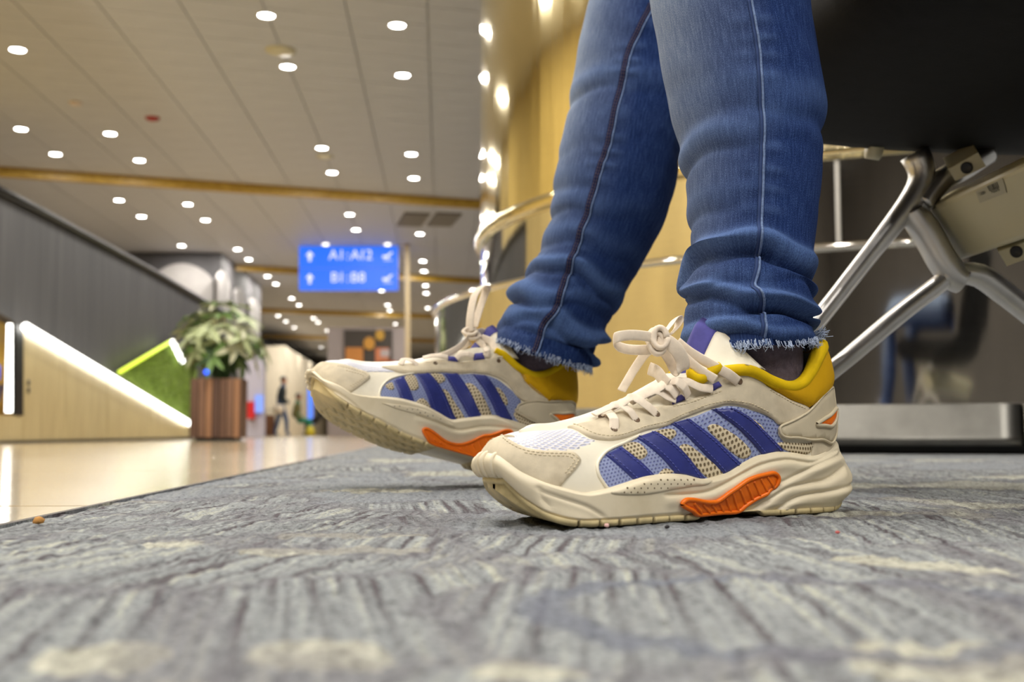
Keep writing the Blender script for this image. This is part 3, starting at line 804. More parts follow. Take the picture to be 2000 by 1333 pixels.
# far (right) shoe, heel on the carpet and toe lifted
MTF_X = [0, .012, .03, .048, .0728, .095, .1124, .1286, .14, .1527, .172, .1892, .2075, .2266, .2391, .255, .270, .278]
MTF_Z = [.050, .047, .0395, .0350, .0362, .0365, .0317, .0248, .0205, .0228, .0259, .0253, .0224, .018, .0165, .0215, .0265, .033]
SPF_Z = [.112, .113, .108, .098, .090, .086, .088, .0985, .100, .099, .090, .082, .071, .0605, .0560, .0535, .0525, .0505]
FS = Shoe((.0518, 1.1881, .005), math.radians(21.64), math.radians(14.84), math.radians(6.5), (MTF_X, MTF_Z), (SP_X, SPF_Z), 'sneaker',
          'cream and navy striped sneaker resting on its heel with the toe raised', 'pair of worn sneakers')
FS.obl = 0.0
FS.zb = lambda x, y=None: .028 * np.clip((x - .218) / .06, 0, 2) ** 2.6 + .012 * np.clip((.032 - x) / .032, 0, 1) ** 2 - .011 * sstep(.25, .165, x) * sstep(.03, .08, x)
TF = dict(
    creases=[([(815, 812), (850, 824), (885, 838), (905, 840), (940, 834), (980, 835), (1015, 842)], .0012, .0014, .0014),
             ([(640, 760), (660, 768), (685, 785), (712, 808)], .0011, .0014, -.0006), ([(640, 762), (646, 780), (670, 798)], .0008, .0016, .0008)],
    toe_mesh=[(655, 711), (691, 720), (714, 727), (735, 727), (772, 727), (760, 721), (745, 717)],
    window=[(743, 780), (743, 762), (757, 746), (786, 735), (808, 731), (874, 729), (930, 731), (964, 738), (991, 756), (1011, 772), (1018, 789), (1009, 800), (1015, 832), (986, 826), (952, 827), (919, 831), (896, 835), (874, 822), (840, 804), (808, 795), (772, 790), (750, 788)],
    window_rim=[(744, 783), (741, 770), (747, 754), (762, 741), (786, 734), (808, 730)],
    pads=[[(752, 754), (765, 747), (770, 760), (760, 762)], [(790, 737), (808, 733), (818, 758), (800, 762)], [(812, 786), (826, 778), (842, 799), (820, 794)],
          [(840, 731), (862, 731), (870, 744), (848, 750)], [(858, 771), (874, 764), (912, 825), (897, 832)], [(907, 757), (927, 753), (962, 814), (945, 820)],
          [(964, 763), (975, 758), (991, 780), (988, 793)], [(1004, 815), (1012, 806), (1060, 833), (1030, 838)]],
    stripes=[[(768, 744), (788, 736), (811, 793), (784, 789)], [(811, 732), (838, 730), (895, 835), (842, 803)], [(865, 730), (894, 730), (941, 826), (917, 831)], [(921, 731), (950, 734), (1004, 826), (973, 825)]],
    toe_cap=[(680, 770), (705, 754), (722, 740), (720, 731), (712, 726), (691, 719), (670, 713), (652, 710)],
    toe_stitch=[(688, 758), (704, 748), (716, 738), (713, 732), (700, 727), (675, 720), (660, 717)],
    toe_stitch2=[(684, 755), (700, 746), (710, 738), (700, 732), (676, 726)],
    eyestay=[(745, 718), (772, 727), (795, 731), (835, 730), (880, 729), (930, 730), (964, 736), (993, 754), (1018, 782), (1070, 785), (1047, 766), (1025, 746), (1007, 714), (1000, 700), (985, 690), (968, 690), (958, 700), (925, 705), (893, 708), (874, 706), (850, 706), (829, 710), (800, 713), (770, 716)],
    eye_stitch=[[(775, 724), (800, 727), (840, 725), (885, 724), (932, 725), (968, 731), (997, 748), (1018, 772)], [(1012, 722), (1029, 746), (1050, 766), (1064, 778)], [(875, 709), (895, 711), (926, 708), (947, 706)]],
    counter=(1050, 838), collar_low=[(1007, 714), (1025, 746), (1047, 766), (1070, 785), (1110, 790), (1152, 796)], pipe_front=(966, 690),
    heel_panel=[(1009, 799), (1016, 790), (1047, 784), (1092, 785), (1150, 795), (1150, 815), (1130, 838), (1105, 840), (1077, 835), (1011, 808)],
    triangle=[(1074, 809), (1100, 808), (1128, 811), (1112, 820), (1095, 827), (1083, 818)],
    perf=[(745, 788), (772, 790), (808, 795), (840, 804), (874, 822), (888, 834), (850, 822), (812, 810), (775, 800)], perf_step=10,
    shank=[(826, 842), (833, 838), (847, 846), (869, 862), (892, 869), (914, 865), (941, 853), (959, 850), (985, 842), (1000, 846), (990, 865), (965, 885), (945, 898), (920, 902), (890, 898), (858, 890), (848, 878), (838, 862)],
    ribs=[[(846, 858), (860, 888)], [(858, 864), (872, 892)], [(871, 872), (884, 896)], [(884, 876), (896, 898)], [(897, 876), (908, 900)], [(909, 872), (921, 901)], [(921, 868), (934, 898)], [(934, 862), (947, 892)], [(948, 858), (962, 884)]],
    loops=[[(874, 698), (897, 699), (894, 709), (875, 707)], [(923, 693), (944, 690), (948, 703), (925, 706)]],
    eyelets=[(973, 706), (850, 712)],
    laces=[([(826, 706), (845, 703), (862, 702), (874, 702)], [.004, .005, .005, .003]), ([(890, 704), (900, 698), (912, 697), (925, 699)], [.003, .005, .005, .003]),
           ([(948, 683), (952, 692), (948, 698)], [.003, .005, .003]), ([(781, 716), (790, 711), (805, 712), (815, 716)], [.002, .005, .004, .001])])
finish_shoe(FS, TF)
tongue(FS, .108, .136)
air(FS, [(940, 660, .014), (958, 668, .02), (968, 686, .026), (973, 705, .029)], (.8, -.2, .3), .0075)
air(FS, [(932, 664, .014), (944, 676, .018), (950, 690, .022)], (.8, -.2, .3), .006)
air(FS, [(918, 652, .012), (905, 672, .016), (880, 688, .016), (850, 699, .012), (833, 705, .008), (836, 709, .002), (860, 704, .004), (890, 690, .006), (918, 668, .008)], (.2, .1, .95), .006, 80)
air(FS, [(917, 648, .012), (919, 615, .012), (926, 580, .010), (938, 562, .006), (950, 560, .0), (948, 572, -.004), (938, 600, -.002), (926, 640, .004)], (.9, -.35, .1), .0085, 80)
air(FS, [(925, 655, .012), (940, 648, .004), (955, 656, -.004)], (.3, .3, .9), .007)
mb = MB()
for q, (du, dv) in enumerate([(0, 0), (6, 8)]):
    c = FS.P3((918 + du, 648 + dv, .012))[0]; a = np.linspace(0, 2 * math.pi, 20)
    mb.tube(c + np.stack([np.cos(a) * .0062, np.sin(a) * .002, np.sin(a) * .0034], 1), .0026, 10, flat=.7)
mb.build('lace_knot', M['lace'], FS.root, True)
# ---------------------------------------------------------------- the seated person's lower legs
PERSON = empty('person', (.62, .95, 0), 'person seated on the black bench, lower legs in skinny blue jeans with frayed hems', 'person')
def leg(rows, depth, front, folds, wob, name, sag):
    """rows: (v, u_left, u_right); builds the trouser leg as rings about the traced axis; front = direction of the shin"""
    rows = sorted(rows, key=lambda r: -r[0]); vs = np.array([r[0] for r in rows], float)
    NH, NA = 260, 128
    vq = np.linspace(vs[0], vs[-1], NH)
    ul = pchip(-vs, [r[1] for r in rows], -vq); ur = pchip(-vs, [r[2] for r in rows], -vq)
    dq = np.interp(-vq, [-vs[0], -vs[-1]], depth)
    Lp = np.array([at_y(u, v, d) for u, v, d in zip(ul, vq, dq)]); Rp = np.array([at_y(u, v, d) for u, v, d in zip(ur, vq, dq)])
    C0 = (Lp + Rp) / 2; T = unit(np.gradient(C0, axis=0)); rad = np.linalg.norm(Rp - Lp, axis=1) / 2
    # the visible half width is measured across the view; correct for the lean of the leg
    hd = unit(Rp - Lp); rad = rad * np.sqrt(np.clip(1 - (hd * T).sum(1) ** 2, .3, 1))
    fr = np.asarray(front, float)
    Fv = unit(fr - T * (T @ fr)[:, None]); Sv = np.cross(T, Fv)
    ang = np.linspace(-math.pi, math.pi, NA + 1)
    h = np.r_[0, np.cumsum(np.linalg.norm(np.diff(C0, axis=0), axis=1))]
    rr = np.ones((NH, NA + 1)); Wt = np.zeros((NH, NA + 1))
    A_ = ang[None]; H_ = h[:, None]
    d = np.zeros((NH, NA + 1))
    for (hc, amp, sig, ph, tilt, wv) in folds:
        hh = hc + tilt * np.sin(A_ - ph) + wv * np.sin(2 * A_ + ph * 3) + wv * .6 * np.sin(5 * A_ + ph * 7)
        loc = .55 + .45 * np.sin(A_ * 1.0 + ph * 2.3)
        g = amp * loc * np.exp(-((H_ - hh) / sig) ** 2); d += g - 1.0 * amp * loc * np.exp(-((H_ - hh + sig * 1.55) / (sig * .5)) ** 2)
        Wt += np.clip(g / .004, 0, 1)
    d += wob * (np.sin(A_ * 3 + H_ * 40) * np.sin(H_ * 95 + A_) ) 
    r2 = rad[:, None] * (1 + .0 * A_) + d
    P = C0[:, None] + Fv[:, None] * (np.cos(A_) * r2)[..., None] * 1.04 + Sv[:, None] * (np.sin(A_) * r2)[..., None] * .98
    rd = unit(P - C0[:, None])                                   # the hem dips on the open side of the ankle
    P = P - T[:, None] * (sag * (-rd[..., 1]) * np.exp(-(H_ / .05) ** 2))[..., None]
    s = Surf(P)
    s.h = h; s.wear = np.clip(Wt, 0, 1); s.NA = NA
    s.uv = np.stack([np.repeat((ang / (2 * math.pi))[None], NH, 0), np.repeat((C0[:, 2])[:, None], NA + 1, 1)], -1)
    s.C0, s.T, s.rad, s.Fv, s.Sv = C0, T, rad, Fv, Sv
    return s
def pucker(s, px, amp, per, wid):
    """the little gathers that a seam pulls into the cloth beside it"""
    u = spline(s.pix(px), 200); o = np.argsort(u[:, 0]); col_ = np.interp(np.arange(s.A), u[o, 0], u[o, 1])
    circ = 2 * math.pi * s.rad / s.NA
    d = (np.arange(s.B)[None] - col_[:, None]) * circ[:, None]
    ph = s.h[:, None] / per; ph = ph + .35 * np.sin(s.h[:, None] * 61)
    g = amp * np.sin(2 * math.pi * ph) * np.exp(-((np.abs(d) - wid * .55) / (wid * .6)) ** 2) * np.where(d > 0, 1.0, .45)
    t = Surf(s.G + s.N * g[..., None])
    for k in ('h', 'wear', 'NA', 'uv', 'C0', 'T', 'rad', 'Fv', 'Sv'): setattr(t, k, getattr(s, k))
    t.wear = np.clip(t.wear + np.clip(g / amp, 0, 1) * .4, 0, 1)
    return t
def jeans_part(s, name, up_pts, up_r):
    """the leg plus the knee and thigh above the frame, one continuous tube"""
    NH, NA1 = s.A, s.B
    V = [s.G.reshape(-1, 3)]; W = [s.wear.ravel()]; UV = [s.uv.reshape(-1, 2)]
    C = spline(np.vstack([s.C0[-1:], up_pts]), 40)[1:]; T = unit(np.gradient(np.vstack([s.C0[-1:], C]), axis=0))[1:]
    r = np.interp(np.linspace(0, 1, len(C)), np.linspace(0, 1, len(up_r) + 1), np.r_[s.rad[-1], up_r])
    ang = np.linspace(-math.pi, math.pi, NA1); F0 = s.Fv[-1]
    for c, t, q in zip(C, T, r):
        F0 = unit(F0 - t * (F0 @ t)); S0 = np.cross(t, F0)
        V.append(c + F0 * (np.cos(ang) * q)[:, None] + S0 * (np.sin(ang) * q)[:, None]); W.append(np.zeros(NA1)); UV.append(np.stack([ang / (2 * math.pi), np.full(NA1, max(c[2], .42))], 1))
    V = np.vstack(V); W = np.concatenate(W); UV = np.vstack(UV); R_ = NH + len(C)
    F_ = [(i * NA1 + j, i * NA1 + j + 1, (i + 1) * NA1 + j + 1, (i + 1) * NA1 + j) for i in range(R_ - 1) for j in range(NA1 - 1)]
    # hem folded inside
    inner = s.C0[0] + (s.G[0] - s.C0[0]) * .93 + s.T[0] * .02
    n0 = len(V); V = np.vstack([V, inner]); W = np.r_[W, np.zeros(NA1)]; UV = np.vstack([UV, s.uv[0]])
    F_ += [(n0 + j, n0 + j + 1, j + 1, j) for j in range(NA1 - 1)]
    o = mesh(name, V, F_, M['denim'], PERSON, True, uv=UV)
    a = o.data.attributes.new('wear', 'FLOAT', 'POINT'); a.data.foreach_set('value', W.astype(np.float32))
    return o
# shin directions follow the feet
NL = leg([(688, 1350, 1590), (668, 1346, 1586), (645, 1342, 1582), (618, 1340, 1581), (590, 1340, 1583), (560, 1338, 1584), (520, 1350, 1583), (480, 1352, 1585), (400, 1345, 1595), (300, 1334, 1603), (200, 1311, 1604), (100, 1291, 1590), (0, 1274, 1576), (-60, 1264, 1568)],
         (.768, .86), (-.84, -.54, 0), [(.061, .0078, .0060, .4, .006, .003), (.047, .0066, .0046, 1.6, .005, .003), (.035, .0066, .0040, 2.7, .004, .002), (.023, .0066, .0042, -.6, .005, .002), (.010, .005, .004, -2., .004, .002),
          (.150, .0030, .009, 1.0, .006, .003), (.185, .0022, .012, 2.4, .01, .003), (.11, .0014, .008, 1.2, .01, .003)], .0005, 'near', .014)
FL = leg([(697, 952, 1162), (680, 958, 1167), (660, 967, 1173), (635, 979, 1187), (610, 990, 1200), (580, 1010, 1214), (540, 1034, 1233), (495, 1052, 1257), (450, 1066, 1282), (383, 1080, 1309), (324, 1092, 1322), (270, 1102, 1330), (180, 1120, 1345), (68, 1138, 1345), (0, 1156, 1350), (-60, 1175, 1360)],
         (1.185, 1.26), (-.93, -.36, 0), [(.080, .0050, .007, .3, .012, .004), (.060, .0085, .0075, 1.0, .014, .004), (.040, .0085, .0065, 2.2, .016, .003), (.020, .0075, .0065, -.4, .016, .003), (.12, .0018, .010, .5, .012, .004), (.16, .0016, .010, .7, .01, .004), (.20, .0018, .012, 1.2, .01, .004), (.25, .002, .012, 1.6, .012, .004), (.30, .002, .012, .6, .012, .004)], .0006, 'far', .014)
SEAM_F = [(1270, 8), (1264, 22), (1237, 77), (1223, 113), (1205, 194), (1187, 279), (1169, 333), (1151, 396), (1133, 450), (1111, 518), (1098, 560), (1084, 605), (1063, 630), (1055, 652), (1046, 680), (1038, 700)]
SEAM_N = [(1463, 0), (1470, 40), (1478, 90), (1484, 170), (1487, 300), (1484, 400), (1481, 480), (1478, 520), (1470, 560), (1484, 610), (1490, 650), (1491, 680)]
FL = pucker(FL, SEAM_F, .0011, .021, .013); NL = pucker(NL, SEAM_N, .0007, .019, .013)
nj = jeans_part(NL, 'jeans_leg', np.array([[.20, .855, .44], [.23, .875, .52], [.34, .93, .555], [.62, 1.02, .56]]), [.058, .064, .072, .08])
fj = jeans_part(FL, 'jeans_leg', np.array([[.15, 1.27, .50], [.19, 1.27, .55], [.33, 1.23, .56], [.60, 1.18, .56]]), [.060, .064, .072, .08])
def seam_on(s, px, parent, w=.0052, dark=True):
    u = spline(s.pix(px), 150); n = s.nrm(u); Wp = s.pt(u, .0006); T = unit(np.gradient(Wp, axis=0)); sd = np.cross(T, n)
    v, f = tube(Wp, w / 2, 8, flat=.34, wdir=sd); mesh('side_seam', v, f, M['denim_dark'] if dark else M['denim'], parent)
    e = Wp - sd * (w * .62) * (1 if (sd[:, 0].mean() < 0) else -1) + n * .0006
    v, f = tube(e, .00085, 6); mesh('seam_cord', v, f, M['denim_seam'], parent)
    mb = MB(); L = np.r_[0, np.cumsum(np.linalg.norm(np.diff(Wp, axis=0), axis=1))]
    for off in ((-.0011, .0013) if dark else ()):
        Q = Wp + sd * off + n * .0011
        for q in np.arange(0, L[-1] - .003, .0034):
            a = np.array([np.interp(q, L, Q[:, k]) for k in range(3)]); b = np.array([np.interp(q + .0024, L, Q[:, k]) for k in range(3)])
            mb.tube([a, (a + b) / 2, b], .00036, 5)
    if mb.v: mb.build('stitching', M['brown_thread'], parent, True)['kind'] = 'stuff'
seam_on(FL, SEAM_F, fj, .0062)
seam_on(NL, SEAM_N, nj, .0026, False)
def fray(s, parent, n, lmin, lmax, seed, rows=3):
    r = np.random.default_rng(seed); mb = MB()
    for k in range(n):
        a = r.uniform(0, s.B - 1.01); u = np.array([[r.uniform(0, rows), a]]); p = s.pt(u, .0004)[0]; nn = s.nrm(u)[0]; dn = -s.T[0]
        L = r.uniform(lmin, lmax); side = np.cross(nn, dn) * r.normal(0, .6)
        d1 = unit(dn + nn * r.uniform(-.1, .5) + side)
        q = [p - dn * .002, p + d1 * L * .5, p + unit(d1 + r.normal(0, .45, 3)) * L]
        mb.tube(spline(np.array(q), 7), np.linspace(.00032, .00014, 7), 4)
    o = mb.build('frayed_hem', M['fray'], parent, True); o['kind'] = 'stuff'
fray(NL, nj, 520, .0012, .006, 3); fray(FL, fj, 520, .0012, .006, 4)
# loose tuft at the back of the near hem
mb = MB()
for k in range(26):
    a = at_y(1584 + NR.normal(0, 3), 662 + NR.normal(0, 5), .772); b = at_y(1600 + NR.normal(0, 7), 655 + NR.normal(0, 6), .77); c = at_y(1608 + NR.normal(0, 8), 652 + NR.normal(0, 8), .768)
    mb.tube(spline(np.array([a, b, c]), 8), np.linspace(.0006, .0002, 8), 4)
mb.build('loose_threads', M['fray'], nj, True)['kind'] = 'stuff'
def sock(s, sh, x0, ry0, name='sock'):
    V = []; n, m = 26, 48
    top = s.C0[8]
    for i in range(n + 1):
        q = i / n; lo = sh.w((x0, 0, .058)); c = lo + (top - lo) * q
        rx = .040 - .006 * q; ry = ry0 + .007 * q
        for j in range(m):
            a = 2 * math.pi * j / m; k = 1 + .010 * math.sin(q * 40 + 2 * math.sin(a)) * (1 - q)
            V.append(c + sh.R[0] * (rx * k * math.cos(a)) + sh.R[1] * (ry * k * math.sin(a)))
    F_ = [(i * m + j, i * m + (j + 1) % m, (i + 1) * m + (j + 1) % m, (i + 1) * m + j) for i in range(n) for j in range(m)]
    mesh(name, V, F_, M['sock'], PERSON)
sock(NL, NS, .068, .0255); sock(FL, FS, .066, .0215)
# ---------------------------------------------------------------- carpet, floor, ceiling
def lattice(P, seed):
    """smooth value noise on 2-D points"""
    P = np.asarray(P); i = np.floor(P).astype(np.int64); f = P - i; f = f * f * (3 - 2 * f)
    def hsh(a, b): 
        n = (a * 374761393 + b * 668265263 + seed * 974711) & 0xffffffff; n = ((n ^ (n >> 13)) * 1274126177) & 0xffffffff; return ((n ^ (n >> 16)) & 0xffff) / 65535.
    a, b = i[..., 0], i[..., 1]
    return (hsh(a, b) * (1 - f[..., 0]) + hsh(a + 1, b) * f[..., 0]) * (1 - f[..., 1]) + (hsh(a, b + 1) * (1 - f[..., 0]) + hsh(a + 1, b + 1) * f[..., 0]) * f[..., 1]
def carpet_edge(y): return -.29 - .069 * (y - .673)
def carpet_mat():
    m = NT('loop_carpet'); c = m.coord('Object'); X, Y, _ = m.xyz(c)
    def vec(x, y):
        n = m.new('ShaderNodeCombineXYZ'); m.link(x, n.inputs[0]); m.link(y, n.inputs[1]); return n.outputs[0]
    warp = m.noise(c, 5, 3); w2 = m.noise(m.coord('Object', (1, 1, 1)), 11, 2)
    xw = m.math('ADD', X, m.math('MULTIPLY', m.math('SUBTRACT', warp, .5), .16)); yw = m.math('ADD', Y, m.math('MULTIPLY', m.math('SUBTRACT', w2, .5), .10))
    cv = vec(xw, yw)
    vo = m.new('ShaderNodeTexVoronoi', feature='F1'); vo.inputs['Scale'].default_value = 6.5; m.link(cv, vo.inputs['Vector'])
    ve = m.new('ShaderNodeTexVoronoi', feature='DISTANCE_TO_EDGE'); ve.inputs['Scale'].default_value = 6.5; m.link(cv, ve.inputs['Vector'])
    R1, R2, R3 = m.xyz(vo.outputs['Color'])
    ang = m.math('ADD', m.math('MULTIPLY', R1, .5), 1.32)
    ca, sa = m.math('COSINE', ang), m.math('SINE', ang)
    p = m.math('SUBTRACT', m.math('MULTIPLY', X, sa), m.math('MULTIPLY', Y, ca)); q = m.math('ADD', m.math('MULTIPLY', X, ca), m.math('MULTIPLY', Y, sa))
    st = m.noise(vec(m.math('MULTIPLY', p, 175), m.math('MULTIPLY', q, 3.2)), 1, 3, .5)
    yarn = m.noise(c, 330, 4, .75); loop = m.noise(m.coord('Object', (260, 150, 1)), 1, 3, .6)
    base = m.ramp(st, [(.34, srgb(92, 86, 90)), (.42, srgb(122, 124, 127)), (.55, srgb(148, 152, 154)), (.70, srgb(176, 177, 166))])
    cream = m.ramp(st, [(.3, srgb(166, 164, 150)), (.6, srgb(194, 192, 176))])
    isc = m.ramp(R2, [(.86, (0, 0, 0)), (.88, (1, 1, 1))])
    grey = m.ramp(R3, [(.72, (0, 0, 0)), (.75, (1, 1, 1))])
    col = m.mix(m.mix(base, srgb(138, 142, 148), m.math('MULTIPLY', grey, .75)), cream, m.math('MULTIPLY', isc, .6))
    # leaf shapes woven at known spots
    def ell(cx, cy, rx, ry, rot, k=.12):
        dx, dy = m.math('SUBTRACT', X, cx), m.math('SUBTRACT', Y, cy); c_, s_ = math.cos(rot), math.sin(rot)
        a = m.math('DIVIDE', m.math('ADD', m.math('MULTIPLY', dx, c_), m.math('MULTIPLY', dy, s_)), rx); b = m.math('DIVIDE', m.math('SUBTRACT', m.math('MULTIPLY', dy, c_), m.math('MULTIPLY', dx, s_)), ry)
        return m.math('SQRT', m.math('ADD', m.math('MULTIPLY', a, a), m.math('MULTIPLY', b, b)))
    for (cx, cy, rx, ry, rot) in CARPET_LEAVES:
        e = m.math('ADD', ell(cx, cy, rx, ry, rot), m.math('MULTIPLY', m.math('SUBTRACT', loop, .5), .35))
        msk = m.ramp(e, [(.92, (1, 1, 1)), (1.0, (0, 0, 0))]); col = m.mix(col, cream, m.math('MULTIPLY', msk, .8))
    for (cx, cy, rx, ry, rot) in CARPET_RINGS:
        e = m.math('ADD', m.math('ABSOLUTE', m.math('SUBTRACT', ell(cx, cy, rx, ry, rot), 1.0)), m.math('MULTIPLY', m.math('SUBTRACT', loop, .5), .12))
        msk = m.ramp(e, [(.07, (1, 1, 1)), (.13, (0, 0, 0))]); col = m.mix(col, srgb(112, 116, 128), m.math('MULTIPLY', msk, .8))
    edge = m.ramp(m.math('ADD', ve.outputs['Distance'], m.math('MULTIPLY', m.math('SUBTRACT', loop, .5), .05)), [(.03, (1, 1, 1)), (.075, (0, 0, 0))])
    col = m.mix(col, srgb(116, 114, 120), m.math('MULTIPLY', edge, .55))
    lo = m.ramp(m.math('ADD', m.math('MULTIPLY', yarn, .55), m.math('MULTIPLY', loop, .45)), [(.36, (.45, .44, .44)), (.46, (.86, .86, .86)), (.62, (1.2, 1.2, 1.18))])
    col = m.mix(col, lo, 1.0, 'MULTIPLY')
    m.base(col); m.set(Roughness=.95); m.b.inputs['Specular IOR Level'].default_value = .1
    m.bump(m.math('ADD', yarn, m.math('MULTIPLY', loop, 1.2)), .8, .0025)
    return m.m
_f = lambda u, v: at_z(u, v, 0)
CARPET_LEAVES = []
for (u0, v0, u1, v1, ry) in [(455, 1078, 850, 1072, .018), (530, 1046, 840, 1046, .014), (270, 1062, 400, 1058, .018), (480, 1290, 760, 1262, .018), (60, 1300, 330, 1260, .016), (620, 958, 850, 958, .035), (1620, 1085, 1980, 1120, .02), (1780, 1330, 2000, 1260, .03), (950, 1330, 1120, 1290, .012), (1000, 1030, 1010, 1032, .001)][:-1]:
    a, b = _f(u0, v0), _f(u1, v1); d = b - a; CARPET_LEAVES.append((float((a + b)[0] / 2), float((a + b)[1] / 2), float(np.linalg.norm(d) / 2), ry, math.atan2(d[1], d[0])))
_c = _f(1560, 1185)
CARPET_RINGS = [(float(_c[0]), float(_c[1]), .075, .075, 0.0)]
M['carpet'] = carpet_mat()
# relief grid: finer towards the seats, one mesh with its surrounding flat field
ys = np.exp(np.linspace(math.log(.16), math.log(2.6), 640)); xs = np.linspace(0, 1, 560)
xl = carpet_edge(ys); xr = .95 * ys + .12
Gx = xl[:, None] + (xr - xl)[:, None] * xs[None]; Gy = np.repeat(ys[:, None], 560, 1)
pt = np.stack([Gx, Gy], -1)
ribd = np.stack([Gx * 190 + Gy * 12, Gy * 60], -1)
Gz = .0022 * (lattice(pt * 260, 1) - .62) + .0024 * (lattice(ribd, 2) - .6) + .0016 * (lattice(pt * 60, 3) - .6)
Gz = np.minimum(Gz, .0003)
fade = sstep(0, .02, xs)[None] * np.ones_like(Gz); Gz = Gz * (1 - .3 * sstep(1.2, 2.6, Gy)) * 1.0
Gz = Gz - .003 * (1 - fade)
V = np.stack([Gx, Gy, Gz], -1).reshape(-1, 3); A, B = Gx.shape
Fc = (np.arange(A - 1)[:, None] * B + np.arange(B - 1)[None]).ravel(); Fc = np.stack([Fc, Fc + 1, Fc + B + 1, Fc + B], 1).tolist()
def addq(pts):
    global V
    n = len(V); V = np.vstack([V, np.array(pts, float)]); Fc.append([n, n + 1, n + 2, n + 3])
e = carpet_edge
addq([(e(-3), -3, -.001), (9, -3, -.001), (9, .16, -.001), (e(.16), .16, -.001)])
addq([(xr[0], .16, -.001), (9, .16, -.001), (9, 2.6, -.001), (xr[-1], 2.6, -.001)])
addq([(e(2.6), 2.6, -.001), (9, 2.6, -.001), (9, 30, -.001), (e(30), 30, -.001)])
addq([(e(-3), -3, -.009), (e(-3), -3, -.0015), (e(30), 30, -.0015), (e(30), 30, -.009)])
carpet = tag(mesh('carpet', V, Fc, M['carpet'], None, True, loc=(0, 0, 0)), 'grey-blue loop carpet with cream leaf patterns under the bench', None, None, 'structure')
v, f = tube(np.array([(e(y) - .003, y, -.004) for y in np.linspace(-1, 30, 40)]), .003, 6)
tag(mesh('carpet_edge_shade', v, f, plain('edge_shade_dark', srgb(62, 54, 46), .6), None, True, loc=(0, 0, 0)), None, None, None, 'structure')  # dark strip painting in the shadow along the carpet edge
def tile_mat():
    m = NT('polished_floor_tile'); c = m.coord('Object'); n = m.noise(c, 2.2, 6, .6); n2 = m.noise(c, 30, 4)
    m.base(m.mix(m.ramp(n, [(.35, srgb(176, 158, 128)), (.65, srgb(198, 180, 146))]), srgb(160, 142, 116), m.math('MULTIPLY', n2, .25))); m.set(Roughness=.13)
    m.b.inputs['Specular IOR Level'].default_value = .6; m.bump(m.noise(c, 90, 4), .06, .002); return m.m
M['tile'] = tile_mat()
FLZ = -.006
floor = tag(mesh('floor', [(-14, -4, FLZ - .004), (10, -4, FLZ - .004), (10, 70, FLZ - .004), (-14, 70, FLZ - .004)], [(0, 1, 2, 3)], plain('grout', srgb(140, 122, 96), .7, nscale=8), None, False, loc=(0, 0, 0)), None, None, None, 'structure')
TS = .9
mb = MB(); g = .0025; bv = .0015; h = TS / 2 - g
mb.hexa([-HX * h - HD * h + [0, 0, -.004], HX * h - HD * h + [0, 0, -.004], HX * h + HD * h + [0, 0, -.004], -HX * h + HD * h + [0, 0, -.004]] + [(-HX * (h - bv) - HD * (h - bv)), (HX * (h - bv) - HD * (h - bv)), (HX * (h - bv) + HD * (h - bv)), (-HX * (h - bv) + HD * (h - bv))])
tile0 = None
for i in range(9):
    for j in range(33):
        p = hall(-.62 - TS * i, .5 + TS * j, FLZ)
        if tile0 is None: tile0 = mb.build('floor_tile', M['tile'], floor, False); o = tile0
        else:
            o = tile0.copy(); COL.objects.link(o)
        o.location = Vector(p.tolist())
mb = MB()
for i in range(14):
    for j in range(33, 66):
        c = hall(-.62 - TS * (i - 5), .5 + TS * j, FLZ); mb.add([c - HX * h - HD * h, c + HX * h - HD * h, c + HX * h + HD * h, c - HX * h + HD * h], [(0, 1, 2, 3)])
mb.build('floor_tile_field', M['tile'], floor)['kind'] = 'stuff'
# ceiling: skewed metal panels under a dark void
SK = .26
M['ceil'] = plain('ceiling_metal', srgb(202, 204, 212), .55, var=.05, nscale=2.5)
ceiling = tag(mesh('ceiling', [hall(-9, -6, CEIL + .05), hall(8, -6, CEIL + .05), hall(8, 70, CEIL + .05), hall(-9, 70, CEIL + .05)], [(0, 3, 2, 1)], plain('ceiling_void', srgb(186, 182, 176), .9, nscale=4), None, False, loc=(0, 0, 0)), None, None, None, 'structure')
PA, PB = .66, .45
def pan(mbx, ca, cb, g=.0045):
    a0, a1, b0, b1 = -PA / 2 + g, PA / 2 - g, -PB / 2 + g, PB / 2 - g
    P = [hall(ca + a, cb + b + SK * a, 0) for a, b in ((a0, b0), (a1, b0), (a1, b1), (a0, b1))]
    return mbx.hexa([p + [0, 0, 0] for p in P] + [p + [0, 0, .04] for p in P])
p0 = None; big = MB(); cand = []
for i in range(-14, 12):
    for j in range(-14, 135):
        a = i * PA + .2; b = j * PB + SK * a + .1; cand.append((a, b))
vis = []
for a, b in cand:
    w = hall(a, b, CEIL); u = proj(w)
    if w[1] > 1 and -60 < u[0] < 960 and -30 < u[1] < 840: vis.append((b, a))
vis.sort(); top = set(vis[:300])
for a, b in cand:
    if (b, a) in top:
        if p0 is None: p0 = pan(MB(), 0, 0).build('ceiling_panel', M['ceil'], ceiling); o = p0
        else: o = p0.copy(); COL.objects.link(o)
        o.location = Vector(hall(a, b, CEIL).tolist())
    else:
        n = len(big.v); pan(big, a, b)
        big.v[n:] = [(x, y, z + CEIL) for x, y, z in big.v[n:]]
big.build('ceiling_panel_field', M['ceil'], ceiling)['kind'] = 'stuff'
